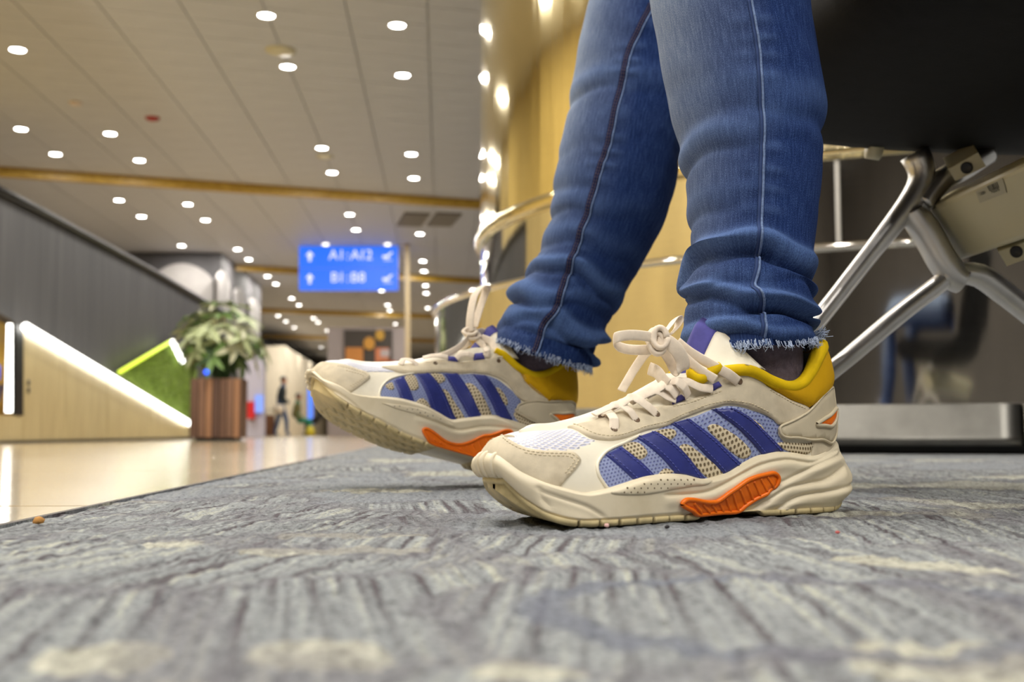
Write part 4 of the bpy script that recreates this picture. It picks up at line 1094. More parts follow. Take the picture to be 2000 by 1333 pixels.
# wooden ceiling battens
M['wood_gold'] = NT('golden_wood'); _m = M['wood_gold']; _n = _m.noise(_m.coord('Object', (1, 12, 12)), 2.5, 5)
_m.base(_m.ramp(_n, [(.3, srgb(168, 130, 38)), (.7, srgb(208, 170, 70))])); _m.set(Roughness=.4); M['wood_gold'] = _m.m
for k, (a0, b0, a1, b1, nm) in enumerate([(-6.2, 15.25, 1.6, 17.5, 'nearest golden wooden batten slung across the grey ceiling'), (-6.2, 23.4, 1.6, 26.2, 'second golden wooden batten across the ceiling, level with the blue sign'), (-6.2, 32.1, 1.6, 34.4, 'third wooden batten across the ceiling, just under the blue sign'), (-6.2, 41, 1.6, 43.3, 'farthest wooden batten across the ceiling deep in the hall')]):
    p, q = hall(a0, b0, CEIL - .06), hall(a1, b1, CEIL - .06); d = unit(q - p)
    tag(MB().box((p + q) / 2, (np.linalg.norm(q - p), .10, .125), np.array([d, np.cross([0, 0, 1.], d), [0, 0, 1.]])).build('ceiling_batten', M['wood_gold']), nm, 'batten')
# downlights
M['lens'] = emit('downlight_lens', (1.0, .97, .92, 1), 26.0)
M['trim_white'] = plain('white_trim', srgb(226, 222, 214), .4, var=.03)
def downlight(a, b, grp, lab, power):
    p = hall(a, b, CEIL)
    t = empty('ceiling_light', p, lab, 'light', grp)
    downlight.n += 1
    if downlight.src is None:
        tr = MB().lathe((0, 0, 0), [(.064, -.002), (.070, -.008), (.080, -.008), (.084, .0), (.084, .01)], 28).build('trim_ring', M['trim_white'], None, True, loc=(0, 0, 0))
        ln = MB().lathe((0, 0, 0), [(0.0001, -.005), (.05, -.005), (.063, -.003), (.066, .004)], 28).build('lens', M['lens'], None, True, loc=(0, 0, 0))
        tr.parent = t; ln.parent = t; downlight.src = (tr, ln)
    else:
        for q in downlight.src:
            o = q.copy(); COL.objects.link(o); o.parent = t
    if power:
        ld = downlight.ld.get(power)
        if ld is None:
            ld = bpy.data.lights.new('downlight_lamp', 'AREA'); ld.shape = 'DISK'; ld.size = .13; ld.energy = power; ld.color = LAMP_COL; downlight.ld[power] = ld
        lo = bpy.data.objects.new('downlight_lamp', ld); COL.objects.link(lo); lo.parent = t; lo.location = (0, 0, -.012)
downlight.src = None; downlight.ld = {}; downlight.n = 0
ORD = ['nearest', 'second', 'third', 'fourth', 'fifth', 'sixth', 'seventh', 'eighth', 'ninth', 'tenth', 'eleventh', 'twelfth', 'thirteenth', 'fourteenth', 'fifteenth', 'sixteenth']
RL = {-4.77: 'leftmost ceiling row', -3.82: 'second ceiling row from the left', -1.46: 'third ceiling row from the left', -.39: 'ceiling row beside the steel column'}
for a, bs in LIGHT_ROWS.items():
    for k, b in enumerate(bs): downlight(a, b, 'downlights of the hall ceiling', 'round white downlight, %s one along the %s' % (ORD[k], RL[a]), LAMP_W)
for a, bs in NEAR_ROWS.items():
    for b in bs: downlight(a, b, 'downlights over the seating area', 'round white downlight overhead above the seating area', LAMP_W)
# small ceiling fittings
for (u, v, r, nm, lab, col) in [(548, 98, .14, 'ceiling_speaker', 'pale round ceiling speaker near the top of the hall', srgb(214, 206, 176)), (635, 305, .11, 'ceiling_speaker', 'pale round ceiling speaker right of the third downlight row', srgb(206, 198, 172)), (148, 200, .07, 'smoke_detector', 'small pale smoke detector on the ceiling', srgb(230, 214, 204)), (298, 230, .08, 'fire_alarm_beacon', 'small red alarm beacon on the ceiling', srgb(168, 44, 40))]:
    p = at_z(u, v, CEIL)
    tag(MB().lathe(p, [(.0001, -.035), (r * .55, -.033), (r * .9, -.02), (r, 0), (r, .01)], 24).build(nm, plain(nm + '_paint', col, .5), None, True), lab, 'speaker' if 'speaker' in nm else 'detector' if 'smoke' in nm else 'alarm')
for k, (u0, u1) in enumerate(((780, 832), (841, 892))):
    p, q, r_, s_ = at_z(u0, 414, CEIL), at_z(u1, 416, CEIL), at_z(u1 + 1, 443, CEIL), at_z(u0 + 2, 440, CEIL)
    c = (p + q + r_ + s_) / 4; ex = unit(q - p); ey = unit(s_ - p); ey = unit(ey - ex * (ex @ ey)); w = np.linalg.norm(q - p); l_ = np.linalg.norm(s_ - p)
    t = empty('air_vent', c, ('left' if k == 0 else 'right') + ' of the two grey slatted air vents in the ceiling', 'vent', 'ceiling air vents')
    MB().box(c + [0, 0, .0], (w, l_, .02), np.array([ex, ey, [0, 0, 1.]])).build('backing', plain('vent_dark', srgb(84, 78, 72), .7), t)
    for j in range(7):
        MB().box(c + ey * ((j - 3) * l_ / 7.4) + [0, 0, -.02], (w * .96, l_ / 13, .02), np.array([ex, ey, [0, 0, 1.]])).build('slat', plain('vent_slat', srgb(150, 144, 136), .5) if 'vs' not in M else M['vs'], t)
# ---------------------------------------------------------------- steel column with its drum
CC = np.array([1.73, 4.95, 0.0])
def ringprof(name, prof, mat, parent, a0=0, a1=2 * math.pi, seg=160, smooth=True, thick=None):
    v = []; n = len(prof); full = abs(a1 - a0 - 2 * math.pi) < 1e-6
    m = seg if full else seg + 1
    for k in range(m):
        a = a0 + (a1 - a0) * k / seg
        for r, z in prof: v.append(CC + [r * math.cos(a), r * math.sin(a), z])
    f = [(k * n + i, ((k + 1) % m) * n + i, ((k + 1) % m) * n + i + 1, k * n + i + 1) for k in range(seg) for i in range(n - 1)]
    if not full: f += [tuple(range(n)), tuple(range((m - 1) * n, m * n))[::-1]]
    return mesh(name, v, f, mat, parent, smooth)
M['trim_strip'] = plain('bright_trim', (.62, .6, .56, 1), .4, .8, var=.03)
col = empty('column', tuple(CC), 'round champagne steel column rising from a wide polished steel drum', 'column')
RC, RD = 1.86, 2.05
ringprof('shaft', [(RC, .0), (RC, .82), (RC, .83)], M['steel'], col)
ringprof('shaft_cladding', [(RC + .004, .87), (RC + .004, CEIL)], M['column'], col)
ringprof('band', [(RC, .825), (RC + .022, .828), (RC + .028, .838), (RC + .028, .860), (RC + .022, .872), (RC, .875)], M['column'], col)
ringprof('drum_wall', [(RD, .125), (RD, .535)], M['steel'], col)
ringprof('drum_lid', [(RD, .535), (RD + .012, .538), (RD + .014, .546), (RD + .010, .556), (RD - .02, .56), (RC - .02, .56)], M['steel'], col)
M['brushed'] = plain('brushed_steel', (.17, .165, .15, 1), .34, 1.0, var=.1, nscale=20)
a_s = math.atan2(*(at_z(1985, 872, .02) - CC)[[1, 0]])
for k in range(18):
    a = a_s + k * 2 * math.pi / 18
    ringprof('skirt_panel', [(RD - .02, .022), (RD + .022, .022), (RD + .026, .026), (RD + .026, .044), (RD + .022, .048), (RD + .022, .124), (RD + .018, .128), (RD - .02, .128)], M['brushed'], col, a + .0022, a + 2 * math.pi / 18 - .0022, 14)
ringprof('plinth', [(RD - .05, 0), (RD - .05, .03)], M['black'], col)
a_j = [math.atan2(*(at_y(u, 400, yy) - CC)[[1, 0]]) for u, yy in ((1305, 3.75), (1640, 3.3))]; dj = a_j[1] - a_j[0]
for k in range(0, 7):
    a = a_j[0] + dj * k; c, s_ = math.cos(a), math.sin(a)
    MB().box(CC + [(RC + .003) * c, (RC + .003) * s_, .692], (.010, .013, .262), np.array([[c, s_, 0], [-s_, c, 0], [0, 0, 1]])).build('joint_strip', M['trim_strip'], col)

# ---------------------------------------------------------------- bench
bench = empty('bench', (.45, 1.1, 0), 'black waiting bench with cast aluminium legs and a cream crossbeam', 'bench')
YB = 1.19
def bp(u, v, y=YB): return at_y(u, v, y)
def strut(pts, r, name='leg_strut', flat=.72, parent=bench):
    W = spline(np.array(pts), 44); rr = np.interp(np.linspace(0, 1, 44), np.linspace(0, 1, len(r)), r)
    v, f = tube(W, rr, 14, flat=flat, wdir=(0, 1, 0)); return mesh(name, v, f, M['alu'], parent)
foot = np.array([.172, 1.165, .006])
strut([foot, bp(1460, 790, 1.175), bp(1590, 635), bp(1690, 508), bp(1775, 398), bp(1800, 350), bp(1795, 318), bp(1785, 300)], [.013, .013, .0125, .0125, .0125, .013, .016, .02])
strut([foot + [.012, .0, 0], bp(1500, 822, 1.175), bp(1640, 712), bp(1760, 612), bp(1838, 552), bp(1850, 535)], [.012, .012, .0125, .0125, .013, .013])
strut([bp(1780, 412), bp(1810, 455), bp(1838, 505), bp(1862, 538), bp(1880, 548)], [.018, .019, .019, .019, .018], 'leg_web', .8)
strut([bp(1838, 545), bp(1872, 535), bp(1915, 540), bp(1960, 572), bp(2030, 628), bp(2130, 712), bp(2240, 800), np.array([.70, 1.18, .008])], [.014, .017, .016, .015, .014, .013, .012, .012])
strut([bp(1800, 400), bp(1840, 352), bp(1880, 330), bp(1930, 300)], [.018, .02, .02, .018], 'saddle', .6)
for p in (foot, np.array([.70, 1.18, .0])):
    MB().lathe(p * [1, 1, 0], [(.0001, .012), (.017, .012), (.02, .008), (.02, .0)], 18).build('foot_pad', M['black'], bench, True)
# crossbeam running along the row
ROW = unit(HD * 1.0)
ba, bb_ = bp(1815, 405), bp(1885, 508)
e1 = unit(bb_ - ba); e2 = unit(np.cross(ROW, e1)); e2 = e2 if e2[2] > 0 else -e2
bl = np.linalg.norm(bb_ - ba); bc = (ba + bb_) / 2 + e2 * .022
def beamprof(c, w, h, r=.006):
    P = []
    for sx, sy, q in ((1, 1, 0), (-1, 1, 1), (-1, -1, 2), (1, -1, 3)):
        for k in range(4):
            a = (q + k / 3) * math.pi / 2; P.append(c + e1 * (sx * (w / 2 - r) + r * math.cos(a)) + e2 * (sy * (h / 2 - r) + r * math.sin(a)))
    return P
MB().prism(beamprof(bc - ROW * 1.25, bl, .044), ROW * 1.27).build('crossbeam', M['beam_paint'], bench, False)
MB().prism(beamprof(bc - ROW * 1.25 + e2 * .052, bl * .5, .030, .004), ROW * 1.2).build('upper_rail', M['beam_paint'], bench, False)
def clamp(u, v, dy, wid, hh, name='clamp'):
    p = at_y(u, v, YB - dy); up = -e1
    c = MB().prism([p + up * hh / 2 - ROW * -.02 + e2 * 0, p + up * hh / 2 - ROW * .02, p - up * hh / 2 - ROW * .02, p - up * hh / 2 + ROW * .02], e2 * .05).build(name, M['beam_paint'], bench)
    n = -e2; q = p + n * .0012
    MB().lathe(q, [(.0001, .0), (.0048, .0), (.006, .001), (.0068, -.001)], 16, np.array([e1, np.cross(n, e1), n])).build('bolt_hole', M['black'], c, True)
def clampbox(quad, y, hole, depth=.045):
    P = [at_y(u, v, y + dy) for (u, v, dy) in quad]; off = np.array([.012, depth, .022])
    c = MB().prism(P, off).build('clamp', M['beam_paint'], bench)
    n = unit(np.cross(P[1] - P[0], P[3] - P[0])); n = n if n @ (CAMP - P[0]) > 0 else -n
    ctr = sum(P) / 4 if hole is None else at_y(hole[0], hole[1], y + sum(q[2] for q in quad) / 4)
    ax = unit(P[1] - P[0]); MB().lathe(ctr + n * .0012, [(.0001, 0), (.0042, 0), (.0052, .0006), (.006, -.001)], 16, np.array([ax, np.cross(n, ax), n])).build('bolt_hole', M['black'], c, True)
clampbox([(1852, 331, 0), (1910, 298, -.02), (1926, 325, -.02), (1866, 354, 0)], 1.15, (1888, 328))
clampbox([(1950, 492, 0), (2010, 470, -.02), (2022, 500, -.02), (1966, 520, 0)], 1.12, (1985, 492))
# sticker with barcode on the beam
fn = unit(np.cross(e1, ROW)); fn = fn if fn @ e2 < 0 else -fn
def onbeam(u, v, h=.0006):
    d = ray(u, v); p0 = (ba + bb_) / 2 + fn * h; t = ((p0 - CAMP) @ fn) / (d @ fn); return CAMP + d * t
st = MB().prism([onbeam(1906, 374), onbeam(1958, 348), onbeam(1966, 376), onbeam(1914, 397)], fn * .0003).build('sticker', M['white_print'], bench)
q0, q1, q2, q3 = onbeam(1928, 364, .0012), onbeam(1949, 355, .0012), onbeam(1953, 366, .0012), onbeam(1933, 374, .0012)
xs_ = [0, .06, .12, .17, .26, .31, .40, .50, .56, .62, .71, .77, .86, .92, 1.0]
mb = MB()
for a, b in zip(xs_[0::2], xs_[1::2]): mb.add([q0 + (q1 - q0) * a, q0 + (q1 - q0) * b, q3 + (q2 - q3) * b, q3 + (q2 - q3) * a], [(0, 1, 2, 3)])
mb.build('barcode', M['ink'], st)
def text(s, p, ex, ey, size, mat, parent, name, align='CENTER', ext=0.0):
    cu = bpy.data.curves.new(name, 'FONT'); cu.body = s; cu.size = 1.0; cu.align_x = align; cu.align_y = 'CENTER'; cu.extrude = ext
    tmp = bpy.data.objects.new(name, cu); COL.objects.link(tmp)
    dg = bpy.context.evaluated_depsgraph_get(); me = bpy.data.meshes.new_from_object(tmp.evaluated_get(dg))
    COL.objects.unlink(tmp); bpy.data.objects.remove(tmp)
    v = np.zeros(len(me.vertices) * 3); me.vertices.foreach_get('co', v); v = v.reshape(-1, 3) * size
    ex, ey = unit(ex), unit(ey); nz = np.cross(ex, ey)
    W = np.asarray(p) + v[:, :1] * ex + v[:, 1:2] * ey + v[:, 2:] * nz
    return mesh(name, W, [tuple(q.vertices) for q in me.polygons], mat, parent, False)
text('A3378', onbeam(1943, 372, .0014), onbeam(1953, 368) - onbeam(1933, 376), -e1, .0058, M['ink'], st, 'code_text')
text('126001', onbeam(1918, 378, .0014), onbeam(1953, 368) - onbeam(1933, 376), -e1, .0044, M['ink'], st, 'code_text')
# seat shell
def seat_shell(d0, d1):
    prof = [(.0, .395), (.006, .378), (.03, .362), (.09, .350), (.18, .342), (.28, .338), (.38, .338), (.46, .350), (.53, .385), (.58, .46), (.62, .60), (.66, .80), (.70, .84), (.69, .80), (.64, .62), (.60, .50), (.54, .455), (.46, .44), (.3, .445), (.15, .455), (.06, .458), (.02, .445), (.004, .42)]
    n = 18; V = []
    for i in range(n + 1):
        q = i / n; d = d0 + (d1 - d0) * q; inset = .018 * (1 - math.sqrt(max(0, 1 - (2 * q - 1) ** 10)))
        xf = .19 + (1.215 - d) * .22
        for (p, z) in prof:
            zc = .42; k = 1 - inset * 12
            V.append((xf + p, d + (p * .06), zc + (z - zc) * k if z < .5 else z))
    m = len(prof); F_ = [(i * m + j, (i + 1) * m + j, (i + 1) * m + (j + 1) % m, i * m + (j + 1) % m) for i in range(n) for j in range(m)]
    F_ += [tuple(range(m)), tuple(range(n * m, n * m + m))[::-1]]
    return mesh('seat_shell', V, F_, M['seat'], bench)
seat_shell(.78, 1.215)
MB().tube([at_y(1695, 288, 1.2), at_y(1720, 292, 1.2)], .012, 12).build('seat_stud', M['beam_paint'], bench, True)


# ---------------------------------------------------------------- left side: escalator flank, hedge, far wall
def on_a(u, v, a):
    """pixel onto the upright plane that runs along the hall at offset a"""
    d = ray(u, v); t = (a - CAMP @ HX) / (d @ HX); return CAMP + d * t
def slab(name, px, a, mat, parent=None, th=.06, **k):
    return MB().prism([on_a(u, v, a) for u, v in px], -HX * th).build(name, mat, parent, **k)
M['charcoal'] = NT('charcoal_panel'); _m = M['charcoal']; _n = _m.noise(_m.coord('Object', (6, 6, .3)), 3, 4)
_m.base(_m.ramp(_n, [(.3, srgb(58, 58, 60)), (.7, srgb(84, 83, 84))])); _m.set(Roughness=.6); M['charcoal'] = _m.m
M['maple'] = NT('pale_maple'); _m = M['maple']; _n = _m.noise(_m.coord('Object', (7, 7, .8)), 3, 5)
_m.base(_m.ramp(_n, [(.3, srgb(190, 172, 126)), (.7, srgb(214, 198, 152))])); _m.set(Roughness=.35); M['maple'] = _m.m
M['led'] = emit('led_strip', (1.0, .97, .90, 1), 5.0, True)
M['led_green'] = emit('green_led_strip', srgb(205, 225, 60), 2.2)
M['hedge'] = plain('artificial_grass', srgb(128, 156, 56), .9, var=.5, nscale=30, bump=.8, bdist=.02, bscale=120)
AW = -2.62
esc = empty('escalator_flank', on_a(180, 862, AW) * [1, 1, 0], 'escalator side with pale maple panels, charcoal balustrade and white light strips', 'escalator')
slab('balustrade', [(-60, 345), (82, 416), (198, 478), (289, 527), (371, 575), (440, 616), (470, 760), (372, 836), (46, 640), (-60, 575)], AW - .12, M['charcoal'], esc, .08)
v, f = tube(np.array([on_a(u, v_, AW - .10) for u, v_ in ((-60, 340), (82, 413), (198, 475), (289, 524), (371, 572), (440, 613))]), .025, 8); mesh('handrail', v, f, M['black'], esc)
for k in range(4):
    u0, u1 = 46 + k * 82, 46 + (k + 1) * 82 - 1.0
    yb = lambda u: 866 - u * .0215
    yt = lambda u: 640 + (u - 46) * .597
    slab('maple_panel', [(u0, yt(u0)), (u1, yt(u1)), (u1, yb(u1)), (u0, yb(u0))], AW, M['maple'], esc, .04)
slab('maple_panel', [(-120, 812), (45.5, 812), (45.5, 865), (-120, 868.5)], AW, M['maple'], esc, .04)
slab('kick_strip', [(-120, 864.5), (375, 854.5), (375, 857.5), (-120, 868.5)], AW + .012, M['black'], esc, .03)
def led(name, p, q, r, mat, parent=esc):
    v, f = tube(np.array([p, p + (q - p) * .5, q]), r, 10); return mesh(name, v, f, mat, parent)
led('light_strip', on_a(50, 639, AW + .03), on_a(371, 828, AW + .03), .028, M['led'])
# lit niche at the left edge
slab('niche_back', [(-120, 560), (34, 622), (34, 812), (-120, 812)], AW - .22, plain('niche_gold', srgb(206, 168, 80), .35), esc, .02)
slab('niche_post', [(31, 632), (46, 640), (46, 812), (31, 812)], AW + .005, M['black'], esc, .02)
led('light_strip', on_a(21, 633, AW - .06), on_a(17, 806, AW - .06), .022, M['led'])
for v_ in (748, 763):
    p = on_a(55, v_, AW + .002); MB().lathe(p, [(.0001, .006), (.016, .006), (.02, .0)], 16, np.array([HD, [0, 0, 1.], HX])).build('socket', M['black'], esc, True)
db = empty('display_board', on_a(-8, 800, AW - .12), 'small blue and dark display board standing in the lit niche', 'display')
slab('blue_panel', [(-40, 690), (2, 715), (0, 742), (-40, 742)], AW - .12, plain('display_blue', srgb(40, 74, 190), .4), db, .02)
slab('dark_panel', [(-40, 750), (11, 752), (0, 784), (-40, 812)], AW - .12, plain('display_dark', srgb(56, 48, 60), .5), db, .02)
# hedge wedge with its own strips
hg = empty('grass_panel', on_a(330, 820, AW - .03) * [1, 1, 0], 'green artificial grass wedge panel beside the planter', 'grass panel')
slab('grass_face', [(236, 728), (336, 668), (362, 712), (385, 722), (385, 836), (372, 824)], AW - .03, M['hedge'], hg, .05)
led('light_strip', on_a(234, 727, AW + .0), on_a(334, 667, AW + .0), .016, M['led_green'], hg)
led('light_strip', on_a(337, 668, AW + .03), on_a(356, 706, AW + .03), .024, M['led'], hg)
bt = MB(); pg = np.array([(236, 728), (336, 668), (362, 712), (385, 722), (385, 836), (372, 824)], float)
for k in range(2600):
    u, v_ = NR.uniform(232, 386), NR.uniform(664, 836)
    if not inside(np.array([[u, v_]]), pg)[0]: continue
    p = on_a(u, v_, AW - .028); d = unit(HX + NR.normal(0, .5, 3)) * NR.uniform(.02, .045); w = unit(np.cross(d, NR.normal(0, 1, 3))) * .006
    bt.add([p - w, p + w, p + d], [(0, 1, 2)])
bt.build('grass_blades', M['hedge'], hg)['kind'] = 'stuff'
# far left wall with pale arches
WL = -6.3
tag(MB().prism([hall(WL, 4, FLZ), hall(WL, 62, FLZ), hall(WL, 62, CEIL + .03), hall(WL, 4, CEIL + .03)], -HX * .2).build('wall_left', plain('dark_grey_wall', srgb(76, 74, 74), .7, nscale=3)), None, None, None, 'structure')
M['arch'] = plain('pale_grey_arch', srgb(160, 156, 154), .7, var=.06, nscale=6)
def archpx(u0, u1, vtop0, vtop1, vbot, rise):
    P = [(u0, vbot)]
    for k in range(13):
        q = k / 12; P.append((u0 + (u1 - u0) * q, vtop0 + (vtop1 - vtop0) * q - rise * math.sin(math.pi * q) ** .7))
    return P + [(u1, vbot)]
AB, BB = -4.2, 22.5
def on_b(u, v, b):
    d = ray(u, v); t = (b - CAMP @ HD) / (d @ HD); return CAMP + d * t
tag(MB().hexa([hall(WL + .01, BB, FLZ), hall(AB, BB, FLZ), hall(AB, BB + 5.0, FLZ), hall(WL + .01, BB + 5.0, FLZ), hall(WL + .01, BB, CEIL - .01), hall(AB, BB, CEIL - .01), hall(AB, BB + 5.0, CEIL - .01), hall(WL + .01, BB + 5.0, CEIL - .01)]).build('wall_inner', plain('charcoal_wall', srgb(74, 72, 74), .7, nscale=3)), None, None, None, 'structure')
tag(MB().prism([on_b(u, v, BB - .06) for u, v in archpx(296, 416, 545, 548, 770, 32)], HD * .05).build('arch_panel', M['arch']), 'wide pale arch panel on the charcoal wall above the planter', 'arch')
for (u0, u1, a_, b_, vb, ri, lb) in [(426, 450, 545, 560, 790, 22, 'narrow pale arch panel just right of the wide arch'), (460, 480, 572, 584, 800, 16, 'slim pale arch panel behind the top of the plant, third in the row'), (488, 508, 592, 604, 810, 14, 'farthest slim pale arch panel on the charcoal wall')]:
    tag(slab('arch_panel', archpx(u0, u1, a_, b_, vb, ri), AB + .06, M['arch'], None, .05), lb, 'arch')
tag(MB().prism([hall(8, -7, FLZ), hall(8, 62, FLZ), hall(8, 62, CEIL + .03), hall(8, -7, CEIL + .03)], HX * .2).build('wall_right', plain('taupe_wall', srgb(112, 104, 96), .7, nscale=2)), None, None, None, 'structure')
tag(MB().prism([hall(-9, -6, FLZ), hall(8, -6, FLZ), hall(8, -6, CEIL + .03), hall(-9, -6, CEIL + .03)], -HD * .2).build('wall_front', plain('dark_taupe_wall', srgb(84, 80, 76), .7, nscale=2)), None, None, None, 'structure')
tag(MB().prism([hall(-5, .8, FLZ), hall(-5, 12.5, FLZ), hall(-5, 12.5, CEIL + .03), hall(-5, .8, CEIL + .03)], -HX * .2).build('wall_added_left', plain('gold_reflection_wall', srgb(204, 182, 122), .7, nscale=2)), None, None, None, 'structure')  # unseen wall added so the drum and column reflect gold
tag(MB().box(hall(0, 62, 1.75), (18, .2, 3.7), np.array([HX, HD, [0, 0, 1.]])).build('wall_back', plain('grey_back_wall', srgb(150, 140, 132), .7, nscale=2)), None, None, None, 'structure')

tag(MB().prism([hall(-6.5, -6, FLZ), hall(-6.5, .8, FLZ), hall(-6.5, .8, CEIL + .03), hall(-6.5, -6, CEIL + .03)], -HX * .2).build('wall_added_rear_left', plain('grey_taupe_wall', srgb(104, 99, 94), .7, nscale=2)), None, None, None, 'structure')  # unseen wall added to give the steel a grey reflection
# ---------------------------------------------------------------- planter and plant
PC = at_z(427, 861.5, 0); PW, PH = .37, .455
wd_m = []
for k, c in enumerate([srgb(116, 84, 66), srgb(140, 104, 82), srgb(172, 126, 92), srgb(100, 72, 58)]):
    _m = NT('planter_wood'); _n = _m.noise(_m.coord('Object', (9, 9, .7)), 4, 5); _m.base(_m.ramp(_n, [(.3, tuple(x * .75 for x in c[:3])), (.7, c)])); _m.set(Roughness=.5); wd_m.append(_m.m)
pot = empty('planter', PC, 'square planter clad in brown vertical wooden planks', 'planter')
pr = math.radians(-6); px_ = np.array([math.cos(pr), -math.sin(pr), 0]); py_ = np.array([math.sin(pr), math.cos(pr), 0]); pz_ = np.array([0, 0, 1.])
MB().box(PC + pz_ * .014, (PW * .84, PW * .84, .028), np.array([px_, py_, pz_])).build('plinth', M['black'], pot)
MB().box(PC + pz_ * (PH / 2 + .014), (PW - .03, PW - .03, PH - .03), np.array([px_, py_, pz_])).build('inner_box', M['black'], pot)
for sd in range(4):
    ax = [px_, py_, -px_, -py_][sd]; nn = [-py_, px_, py_, -px_][sd]
    for k in range(7):
        c = PC + nn * (PW / 2) + ax * ((k - 3) * PW / 7) + pz_ * (PH / 2 + .025 + .003 * (k % 2))
        MB().box(c, (PW / 7 - .006, .018, PH - .0), np.array([ax, -nn, pz_])).build('plank', wd_m[(k * 5 + sd * 3) % 4], pot)
plant = empty('potted_plant', PC + pz_ * (PH + .0), 'bushy plant with whorls of pale variegated leaves in the wooden planter', 'plant')
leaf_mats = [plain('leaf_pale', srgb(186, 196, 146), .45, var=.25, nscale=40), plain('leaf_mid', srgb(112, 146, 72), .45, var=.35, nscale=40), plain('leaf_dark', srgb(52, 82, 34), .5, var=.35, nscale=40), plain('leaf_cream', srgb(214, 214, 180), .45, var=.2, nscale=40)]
def leaf_mesh(mat):
    n = 9; V = []; F_ = []
    for i in range(n + 1):
        q = i / n; w = .5 * .30 * math.sin(math.pi * q ** .8) ** .8 + .004; z = -.28 * q * q
        V += [(q, -w, z + .05 * w), (q, 0, z - .03), (q, w, z + .05 * w)]
    for i in range(n):
        a = i * 3; F_ += [(a, a + 3, a + 4, a + 1), (a + 1, a + 4, a + 5, a + 2)]
    me = bpy.data.meshes.new('leaf'); me.from_pydata(V, [], F_); me.materials.append(mat)
    me.polygons.foreach_set('use_smooth', [True] * len(F_)); return me
lms = [leaf_mesh(m_) for m_ in leaf_mats]
base_c = PC + pz_ * (PH + .32); r_ = random.Random(11); whorls = []
stm = MB()
for k in range(46):
    th, ph = r_.uniform(0, 2 * math.pi), math.acos(r_.uniform(-.55, 1))
    rad = r_.uniform(.62, 1.0)
    c = base_c + np.array([math.cos(th) * math.sin(ph) * .34, math.sin(th) * math.sin(ph) * .30, math.cos(ph) * .31]) * rad
    whorls.append((c, unit(c - (PC + pz_ * (PH + .1)))))
    stm.tube(spline(np.array([PC + pz_ * PH + np.array([r_.uniform(-.05, .05), r_.uniform(-.05, .05), -.05]), (c + base_c) / 2 - pz_ * .06, c]), 10), np.linspace(.008, .003, 10), 5)
stm.build('stems', leaf_mats[2], plant, True)
cnt = 0
for (c, up) in whorls:
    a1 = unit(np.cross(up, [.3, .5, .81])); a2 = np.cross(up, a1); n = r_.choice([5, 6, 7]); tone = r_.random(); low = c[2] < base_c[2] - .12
    for j in range(n):
        if cnt >= 300: break
        ang = 2 * math.pi * j / n + r_.uniform(-.2, .2); d = unit(a1 * math.cos(ang) + a2 * math.sin(ang) + up * r_.uniform(-.05, .35))
        sd_ = unit(np.cross(up, d)); nz = np.cross(d, sd_); L = r_.uniform(.13, .19)
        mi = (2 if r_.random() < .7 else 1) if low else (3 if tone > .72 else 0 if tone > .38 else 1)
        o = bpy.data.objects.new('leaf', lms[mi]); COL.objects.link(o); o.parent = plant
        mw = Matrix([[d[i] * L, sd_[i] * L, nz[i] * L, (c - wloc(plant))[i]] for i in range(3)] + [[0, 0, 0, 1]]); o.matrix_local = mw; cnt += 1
tag(MB().lathe(at_y(403, 727, PC[1] - .3), [(.0001, .02), (.014, .014), (.02, 0), (.014, -.014), (.0001, -.02)], 14).build('indicator_lamp', emit('blue_glow', srgb(40, 90, 255), 2.5), None, True), 'tiny blue glowing lamp among the lower leaves', 'lamp')

# ---------------------------------------------------------------- gate sign
YS = 21.2
def sp(u, v, y=YS): return at_y(u, v, y)
sign = empty('gate_sign', sp(797, 852) * [1, 1, 0], 'blue illuminated gate sign on a cream post reading A1 A12 and B1 B8', 'sign')
M['sign_blue'] = emit('sign_blue', srgb(40, 116, 255), .95); M['sign_white'] = emit('sign_white', (1, 1, 1, 1), .9)
MB().tube([np.r_[sp(797, 700)[:2], 0], sp(796, 640), sp(794, 472)], .055, 4).build('post', plain('cream_post', srgb(206, 186, 150), .4), sign)
MB().prism([sp(606, 468), sp(797, 468), sp(797, 479), sp(606, 479)], (0, .12, 0)).build('top_arm', plain('cream_arm', srgb(236, 226, 206), .4), sign)
for (v0, v1) in ((481, 523), (525, 567)):
    MB().prism([sp(584, v0), sp(777, v0), sp(777, v1), sp(584, v1)], (0, .1, 0)).build('sign_panel', M['sign_blue'], sign)
for u in (636, 757):
    MB().lathe(sp(u, 474, YS - .02), [(.0001, -.05), (.05, -.05), (.06, .0), (.03, .03)], 14).build('spot_lamp', emit('spot_glow', (1, .93, .78, 1), 3), sign, True)
XA, ZA = np.array([1., 0, 0]), np.array([0, 0, 1.])
